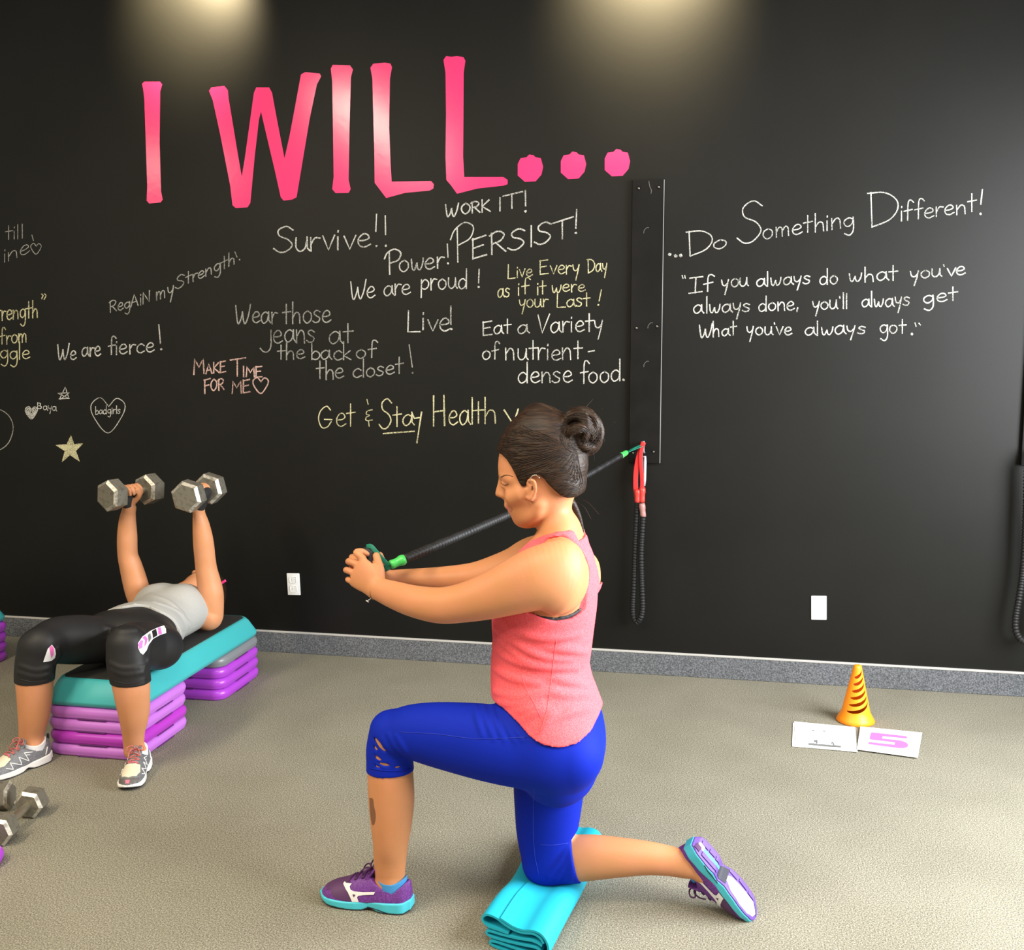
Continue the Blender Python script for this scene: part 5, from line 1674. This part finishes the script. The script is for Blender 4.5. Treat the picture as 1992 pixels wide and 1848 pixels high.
# ear hook of thin silver and bracelet
q = catmull([at(1031, 938, YC - .082), at(1033, 928, YC - .083), at(1042, 924, YC - .085), at(1050, 930, YC - .084)], 5)
V, F = sweep(q, .0011, 6); mesh('ear_wire', V, F, 'silver', WOMAN)
wc = at(731, 1147, -2.076); wd_ = at(744, 1151, -2.08) - at(720, 1143, -2.07); wd_ /= np.linalg.norm(wd_)
u = np.cross(wd_, [0, 1, 0]); u /= np.linalg.norm(u); v = np.cross(wd_, u)
q = np.array([wc + u * .0268 * math.cos(a) + v * .0245 * math.sin(a) for a in np.linspace(0, 2 * math.pi, 33)[:-1]])
V, F = sweep(q, .0011, 6, closed=True); BRC = mesh('bracelet', V, F, 'cord_brown', WOMAN)
q = catmull([at(722, 1163, -2.085), at(719, 1166, -2.085), at(716, 1168, -2.085)], 4); V1 = sweep(q, .0012, 6); V2_ = sweep(np.linspace(at(712, 1168, -2.085), at(717.5, 1171, -2.085), 4), .0022, 8)
V, F = merge(V1, V2_); mesh('bracelet_charm', V, F, 'silver', BRC)

# shoes
purple_shoe(frame(d1, (0, 0, 1), hp1), np.linalg.norm(tp1 - hp1), WOMAN, 1)
a_ = at(1472, 1776, -1.945) - at(1349, 1634, -1.95); a_ = a_ / np.linalg.norm(a_)
n0 = np.array([-a_[2], 0, a_[0]]); n0 /= np.linalg.norm(n0)
if n0[2] < 0: n0 = -n0
th = math.radians(17)
nn = n0 * math.cos(th) + np.array([0, -1, 0]) * math.sin(th)
org = at(1354, 1634, -1.955)
purple_shoe(frame(a_, -nn, org), .256, WOMAN, 1, True)

# ================================================================ woman lying on the bench
LIER = empty('person', (-2.2, -1.0, 0))
tag(LIER, 'woman lying on the teal step bench in grey top, pressing two dumbbells up', 'person')
BTOP = 4 * RH + .095
v3 = lambda *a: np.array(a, float)


def sec3(c, rx, rz, u=(1, 0, 0)): return (np.array(c, float), np.array(u, float), rx, rz)


TOR2 = [sec3((-2.195, -1.10, BTOP + .102), .168, .100), sec3((-2.198, -1.01, BTOP + .104), .160, .102), sec3((-2.205, -.92, BTOP + .098), .140, .096), sec3((-2.212, -.84, BTOP + .098), .138, .096),
        sec3((-2.222, -.74, BTOP + .103), .152, .102), sec3((-2.232, -.66, BTOP + .098), .160, .090), sec3((-2.238, -.60, BTOP + .090), .13, .072)]
# legs: photo's right knee is her left
LL2 = [sec3((-2.105, -1.09, BTOP + .092), .090, .090), sil(300, 1218, 322, 1300, -1.16, .084), sil(270, 1211, 300, 1300, -1.24, .078), sil(244, 1213, 284, 1296, -1.33, .070), sil(217, 1235, 280, 1268, -1.40, .064)]
LS2 = [sil(214, 1248, 280, 1258, -1.405, .060), sil(213, 1280, 283, 1290, -1.415, .058), sil(219, 1318, 287, 1315, -1.42, .056), sil(226, 1350, 288, 1348, -1.42, .056), sil(235, 1392, 286, 1388, -1.412, .050), sil(240, 1425, 279, 1422, -1.405, .037), sil(242, 1446, 278, 1444, -1.398, .033), sil(243, 1462, 277, 1460, -1.398, .031)]
RL2 = [sec3((-2.29, -1.09, BTOP + .096), .090, .092), sil(185, 1200, 205, 1288, -1.16, .086), sil(140, 1198, 160, 1290, -1.25, .080), sil(95, 1203, 122, 1288, -1.33, .072), sil(58, 1228, 108, 1276, -1.395, .064)]
RS2 = [sil(42, 1255, 104, 1262, -1.40, .060), sil(37, 1288, 102, 1290, -1.405, .058), sil(35, 1320, 99, 1322, -1.41, .056), sil(38, 1355, 97, 1352, -1.41, .055), sil(40, 1395, 91, 1390, -1.41, .048), sil(40, 1425, 83, 1422, -1.41, .038), sil(40, 1446, 83, 1444, -1.41, .035)]
LA2 = [sec3((-2.09, -.66, BTOP + .070), .060, .062), sil(385, 1195, 432, 1190, -.655, .055), sil(389, 1160, 432, 1155, -.655, .054), sil(386, 1135, 427, 1132, -.655, .050), sil(383, 1110, 420, 1106, -.66, .045), sil(381, 1090, 417, 1086, -.665, .042),
       sil(378, 1055, 413, 1052, -.675, .042), sil(377, 1025, 406, 1022, -.685, .037), sil(377, 1003, 398, 1000, -.69, .029), sil(377, 988, 395, 986, -.695, .025)]
RA2 = [sec3((-2.375, -.66, BTOP + .075), .058, .062), sil(256, 1176, 296, 1164, -.655, .055), sil(248, 1154, 288, 1146, -.655, .054), sil(241, 1128, 281, 1122, -.655, .050), sil(236, 1104, 273, 1098, -.66, .046), sil(232, 1080, 265, 1076, -.665, .043),
       sil(231, 1045, 264, 1042, -.675, .042), sil(234, 1015, 262, 1012, -.685, .036), sil(238, 998, 262, 996, -.69, .029), sil(241, 988, 262, 986, -.695, .025)]
HC = v3(-2.255, -.40, BTOP + .110)
B2V = Vol((-2.60, -1.62, .03), (-1.90, -.24, .96), .0046)
B2V.add(shrink(TOR2, .006), 0)
B2V.add(shrink(LL2, .004), .03); B2V.add(LS2, .014); B2V.add(shrink(RL2, .004), .03); B2V.add(RS2, .014)
tpR, hpR = onz(-8, 1515, 0), onz(96, 1476, 0); dR = (tpR - hpR) / np.linalg.norm(tpR - hpR)
tpL = onz(248, 1541, 0); an = at(260, 1448, -1.41); dL = tpL - np.array([an[0], an[1] + .06, 0]); dL /= np.linalg.norm(dL); hpL = tpL - dL * .238
for hp_, d_ in ((hpR, dR), (hpL, dL)):
    B2V.add([rnd(hp_ + d_ * .052 + v3(0, 0, .062), .024), rnd(hp_ + d_ * .085 + v3(0, 0, .052), .022), rnd(hp_ + d_ * .125 + v3(0, 0, .042), .020)], .015)
B2V.add(LA2, .022); B2V.add(RA2, .022)
# neck, head tilted back, chin up
B2V.add([sec3((-2.242, -.60, BTOP + .085), .060, .055), sec3((-2.248, -.54, BTOP + .092), .050, .050), sec3((-2.252, -.47, BTOP + .100), .052, .055)], .03)
B2V.add([sec3(HC + v3(0, -.075, .0), .048, .070), sec3(HC + v3(0, -.04, .0), .066, .088), sec3(HC + v3(0, .02, -.005), .074, .096), sec3(HC + v3(0, .075, -.012), .062, .080)], .01)
chin = at(357, 1141, -.50)
B2V.add([rnd(chin + v3(-.012, .004, -.006), .016), rnd(chin + v3(.004, .0, -.006), .017), rnd(chin + v3(.018, .004, -.006), .016)], .012)
B2V.add([rnd(chin + v3(.0, .0, -.005), .020), rnd(HC + v3(.0, -.06, .03), .045, .05)], .03)
for s_ in (-1, 1): B2V.add([rnd(chin + v3(.012 * s_, .01, -.015), .014), rnd(HC + v3(.055 * s_, -.045, -.01), .018)], .02)
nt = at(376.5, 1119, -.455)
B2V.add([rnd(nt + v3(0, .035, -.008), .008), rnd(nt + v3(0, .004, -.004), .010), rnd(nt + v3(0, -.002, -.008), .009)], .008)
for s_ in (-1, 1): B2V.add([rnd(nt + v3(.010 * s_, -.001, -.011), .006)], .005)
for s_ in (-1, 1): B2V.cut([rnd(nt + v3(.0055 * s_, -.012, -.012), .0034), rnd(nt + v3(.0055 * s_, -.004, -.006), .003)], .002)
B2V.add([rnd(nt + v3(-.014, -.018, -.026), .007), rnd(nt + v3(0, -.021, -.024), .008), rnd(nt + v3(.014, -.018, -.026), .007)], .006)
for s_ in (-1, 1):
    B2V.add([rnd(HC + v3(.074 * s_, -.01, .012), .006), rnd(HC + v3(.080 * s_, .012, .024), .006), rnd(HC + v3(.078 * s_, .022, .0), .006), rnd(HC + v3(.074 * s_, -.006, -.012), .006)], .005)
    B2V.cut([rnd(HC + v3(.032 * s_, -.0, .098), .012)], .012); B2V.add([rnd(HC + v3(.032 * s_, -.002, .082), .012)], .004)
GL = []
# hands closed round the handles
for (c, ax), wr, side in ((DB_R, at(252, 990, -.695), -1), (DB_L, at(386, 990, -.695), 1)):
    ax = ax / np.linalg.norm(ax)
    up = v3(0, 0, 1); fwd = np.cross(up, ax); fwd /= np.linalg.norm(fwd)
    if fwd[0] * side > 0: fwd = -fwd    # palms face each other
    bk = -fwd
    pc = c + bk * .012 - up * .030
    B2V.add([(wr, ax, .026, .020), ((wr + pc) / 2, ax, .033, .019), (pc, ax, .040, .016), (c + bk * .026 - up * .006, ax, .040, .012)], .012)
    GL.append((c, ax, wr, pc, bk, fwd, up))
    for k in range(4):
        o_ = ax * (.030 - .020 * k)
        R = .0245
        pts = [c + o_ + bk * R * 1.05 - up * .004, c + o_ + bk * R * .72 + up * R * .75, c + o_ + up * R * 1.02 + fwd * .002, c + o_ + fwd * R * .85 + up * R * .55, c + o_ + fwd * R - up * .006]
        B2V.add([rnd(p, r) for p, r in zip(pts, (.0098, .0095, .009, .0085, .0075))], .003, 3)
    t0 = c - up * .030 + ax * (.038) * side + fwd * .004
    B2V.add([rnd(wr + (c - wr) * .35 + fwd * .008, .014), rnd(c - up * .024 + fwd * .020 + ax * .014 * -side, .0115), rnd(c - up * .004 + fwd * .027 + ax * .018 * -side, .010), rnd(c + up * .012 + fwd * .026 + ax * .012 * -side, .0085)], .006, 3)
GLV = []
BODY2 = vol_mesh('body', B2V, 'skin_tan', LIER, smooth=2)

for c, ax, wr, pc, bk, fwd, up in GL:
    gv = Vol(c - .09, c + .09, .0034)
    gv.add([(wr + (pc - wr) * .25, ax, .0295, .0235), ((wr + pc) / 2, ax, .0365, .0225), (pc, ax, .0435, .0195), (c + bk * .026 - up * .006, ax, .0435, .0155), (c + bk * .024 + up * .006, ax, .0425, .0135)], .012)
    vol_mesh('glove', gv, 'glove_black', LIER, smooth=2)

# leggings
LV = subvol(B2V, (-2.56, -1.56, .12), (-1.92, -.86, .58))
base = LV.copy()
for cr in ([(300, 1228), (290, 1250), (285, 1285)], [(216, 1290), (240, 1300), (280, 1298)], [(218, 1303), (245, 1312), (284, 1306)], [(40, 1295), (70, 1304), (98, 1298)], [(38, 1308), (70, 1316), (98, 1310)], [(110, 1262), (112, 1275), (104, 1288)], [(205, 1222), (235, 1228), (262, 1226)]):
    q = path_on(base, cr, 4)
    if len(q) > 2: LV.add([rnd(p + v3(0, .002, 0), .0052) for p in q], .008, 1)
f = LV.d - .004
X, Y, Z = LV.grid()
zl = at(250, 1327, -1.42)[2]; zr = at(68, 1324, -1.41)[2]
f = np.maximum(f, np.where((X > -2.2) & (Y < -1.345), zl - Z, -1)); f = np.maximum(f, np.where((X < -2.2) & (Y < -1.335), zr - Z, -1))
f = np.maximum(f, (Y + .95) - (Z - BTOP) * .1)
LVV = LV.like(f)
LEG2 = vol_mesh('leggings', LVV, 'legging_black', LIER, smooth=2)


def printed(pls):
    for poly, m_ in pls: 
        o = patch('print_panel', LVV, poly, m_, LEG2, .0012, 2.0)


def c60(pts): return [(a / 3.557, 880 + b / 3.557) for a, b in pts]


printed([(c60([(955, 1320), (985, 1275), (1040, 1235), (1090, 1212), (1135, 1197), (1148, 1220), (1150, 1250), (1110, 1262), (1060, 1290), (1030, 1330), (1015, 1370), (990, 1400), (970, 1385), (955, 1350)]), 'sock_white')])
for poly, m_ in ((c60([(955, 1330), (975, 1300), (990, 1300), (985, 1350), (965, 1362)]), 'ink_pink'), (c60([(985, 1282), (1005, 1268), (1022, 1290), (1015, 1320), (1000, 1345), (1004, 1300)]), 'ink_pink'), (c60([(1092, 1215), (1112, 1208), (1122, 1255), (1098, 1262)]), 'ink_pink'),
                 (c60([(1052, 1235), (1080, 1220), (1090, 1265), (1060, 1285)]), 'legging_black'), (c60([(1025, 1262), (1040, 1250), (1048, 1285), (1030, 1315)]), 'ink_grey')):
    patch('print_motif', LVV, poly, m_, LEG2, .0022, 1.6)
pk = [(88, 1276), (93, 1262), (101, 1254), (107, 1262), (109, 1272), (107, 1280), (101, 1285), (94, 1287), (84, 1288)]
patch('print_panel', LVV, pk, 'sock_white', LEG2, .0012, 1.6)
patch('print_motif', LVV, [(96, 1260), (101, 1255), (105, 1263), (104, 1274), (100, 1280), (98, 1270)], 'ink_pink', LEG2, .0022, 1.4)
for sx in (((217, 1324), (250, 1330), (286, 1322)), ((37, 1321), (68, 1327), (98, 1321))):
    q = path_on(LVV, list(sx), 8, lift=.0002)
    if len(q) > 3: V, F = sweep(q, .0018, 6); mesh('hem', V, F, 'legging_black', LEG2)

# grey top
TV = Vol((-2.46, -1.16, BTOP - .01), (-1.98, -.54, BTOP + .27), .0042)
TV.add(TOR2, 0)
for s_ in (-1, 1): TV.add([rnd((-2.226 + .066 * s_, -.735, BTOP + .150), .052), rnd((-2.232 + .060 * s_, -.69, BTOP + .150), .044)], .05)
base = TV.copy()
for cr in ([(262, 1180), (300, 1190), (335, 1215), (355, 1245)], [(245, 1186), (285, 1196), (320, 1222), (340, 1250)], [(290, 1160), (325, 1172), (352, 1195)], [(228, 1192), (262, 1198), (300, 1213)], [(300, 1175), (340, 1190), (365, 1215)]):
    q = path_on(base, cr, 5)
    if len(q) > 2: TV.add([rnd(p + v3(0, .002, -.002), .0065) for p in q], .010, 1)
f = TV.d - .0065
X, Y, Z = TV.grid()
# hem drapes over the hip, lower at the side
f = np.maximum(f, -(Y + 1.045 - .035 * np.clip((X + 2.2) / .17, -1, 1) + .008 * np.cos(X * 45)))
for s_, cx in ((1, -2.05), (-1, -2.40)):
    el = np.sqrt(((Y + .625) / .085) ** 2 + ((Z - BTOP - .075) / .085) ** 2) - 1
    f = smax(f, -np.maximum(el * .085, s_ * (cx - X) * 1.0 - .01), .004)
f = smax(f, -(np.sqrt(((X + 2.24) / .085) ** 2 + ((Y + .58) / .075) ** 2) - 1) * .07, .004)
f = np.maximum(f, BTOP + .001 - Z)
TVV = TV.like(f)
TOP2 = vol_mesh('grey_top', TVV, 'top_grey', LIER, smooth=3)
q = path_on(TVV, [(334, 1250), (338, 1238), (360, 1226), (392, 1215)], 6, lift=.0002)
if len(q) > 3: V, F = sweep(q, .0010, 6); mesh('seam', V, F, 'top_grey', TOP2)

# hair and pink band
H2 = Vol((-2.40, -.44, BTOP - .002), (-2.10, -.24, BTOP + .24), .004)
H2.add([sec3(HC + v3(0, .00, -.004), .079, .088), sec3(HC + v3(0, .03, -.008), .081, .100), sec3(HC + v3(0, .085, -.016), .066, .084)], 0)
H2.add([rnd(HC + v3(0, .09, -.045), .05), rnd(HC + v3(.01, .10, -.06), .045)], .02)
X, Y, Z = H2.grid()
f = np.maximum(H2.d, (Z - HC[2]) * .85 - (Y - HC[1]) - .006); f = np.maximum(f, BTOP + .001 - Z)
vol_mesh('hair', H2.like(f), 'hair_brown', LIER, smooth=2)
pa = at(420, 1143, -.40); pb = at(439, 1129, -.40)
P = catmull([pa + v3(-.03, .004, -.018), pa, (pa + pb) / 2 + v3(0, .001, .001), pb], 6)
V, F = sweep(P, 0, 12, flat=(.011, .004), up=(0, -1, .3)); mesh('hair_band', V, F, 'band_pink', LIER)
q = catmull([(-2.275, -.59, BTOP + .135), (-2.255, -.605, BTOP + .150), (-2.235, -.60, BTOP + .150)], 5)

# shoes: toes turned out a little
grey_shoe(frame(dR, (0, 0, 1), hpR), .245, LIER)
grey_shoe(frame(dL, (0, 0, 1), hpL), .238, LIER)
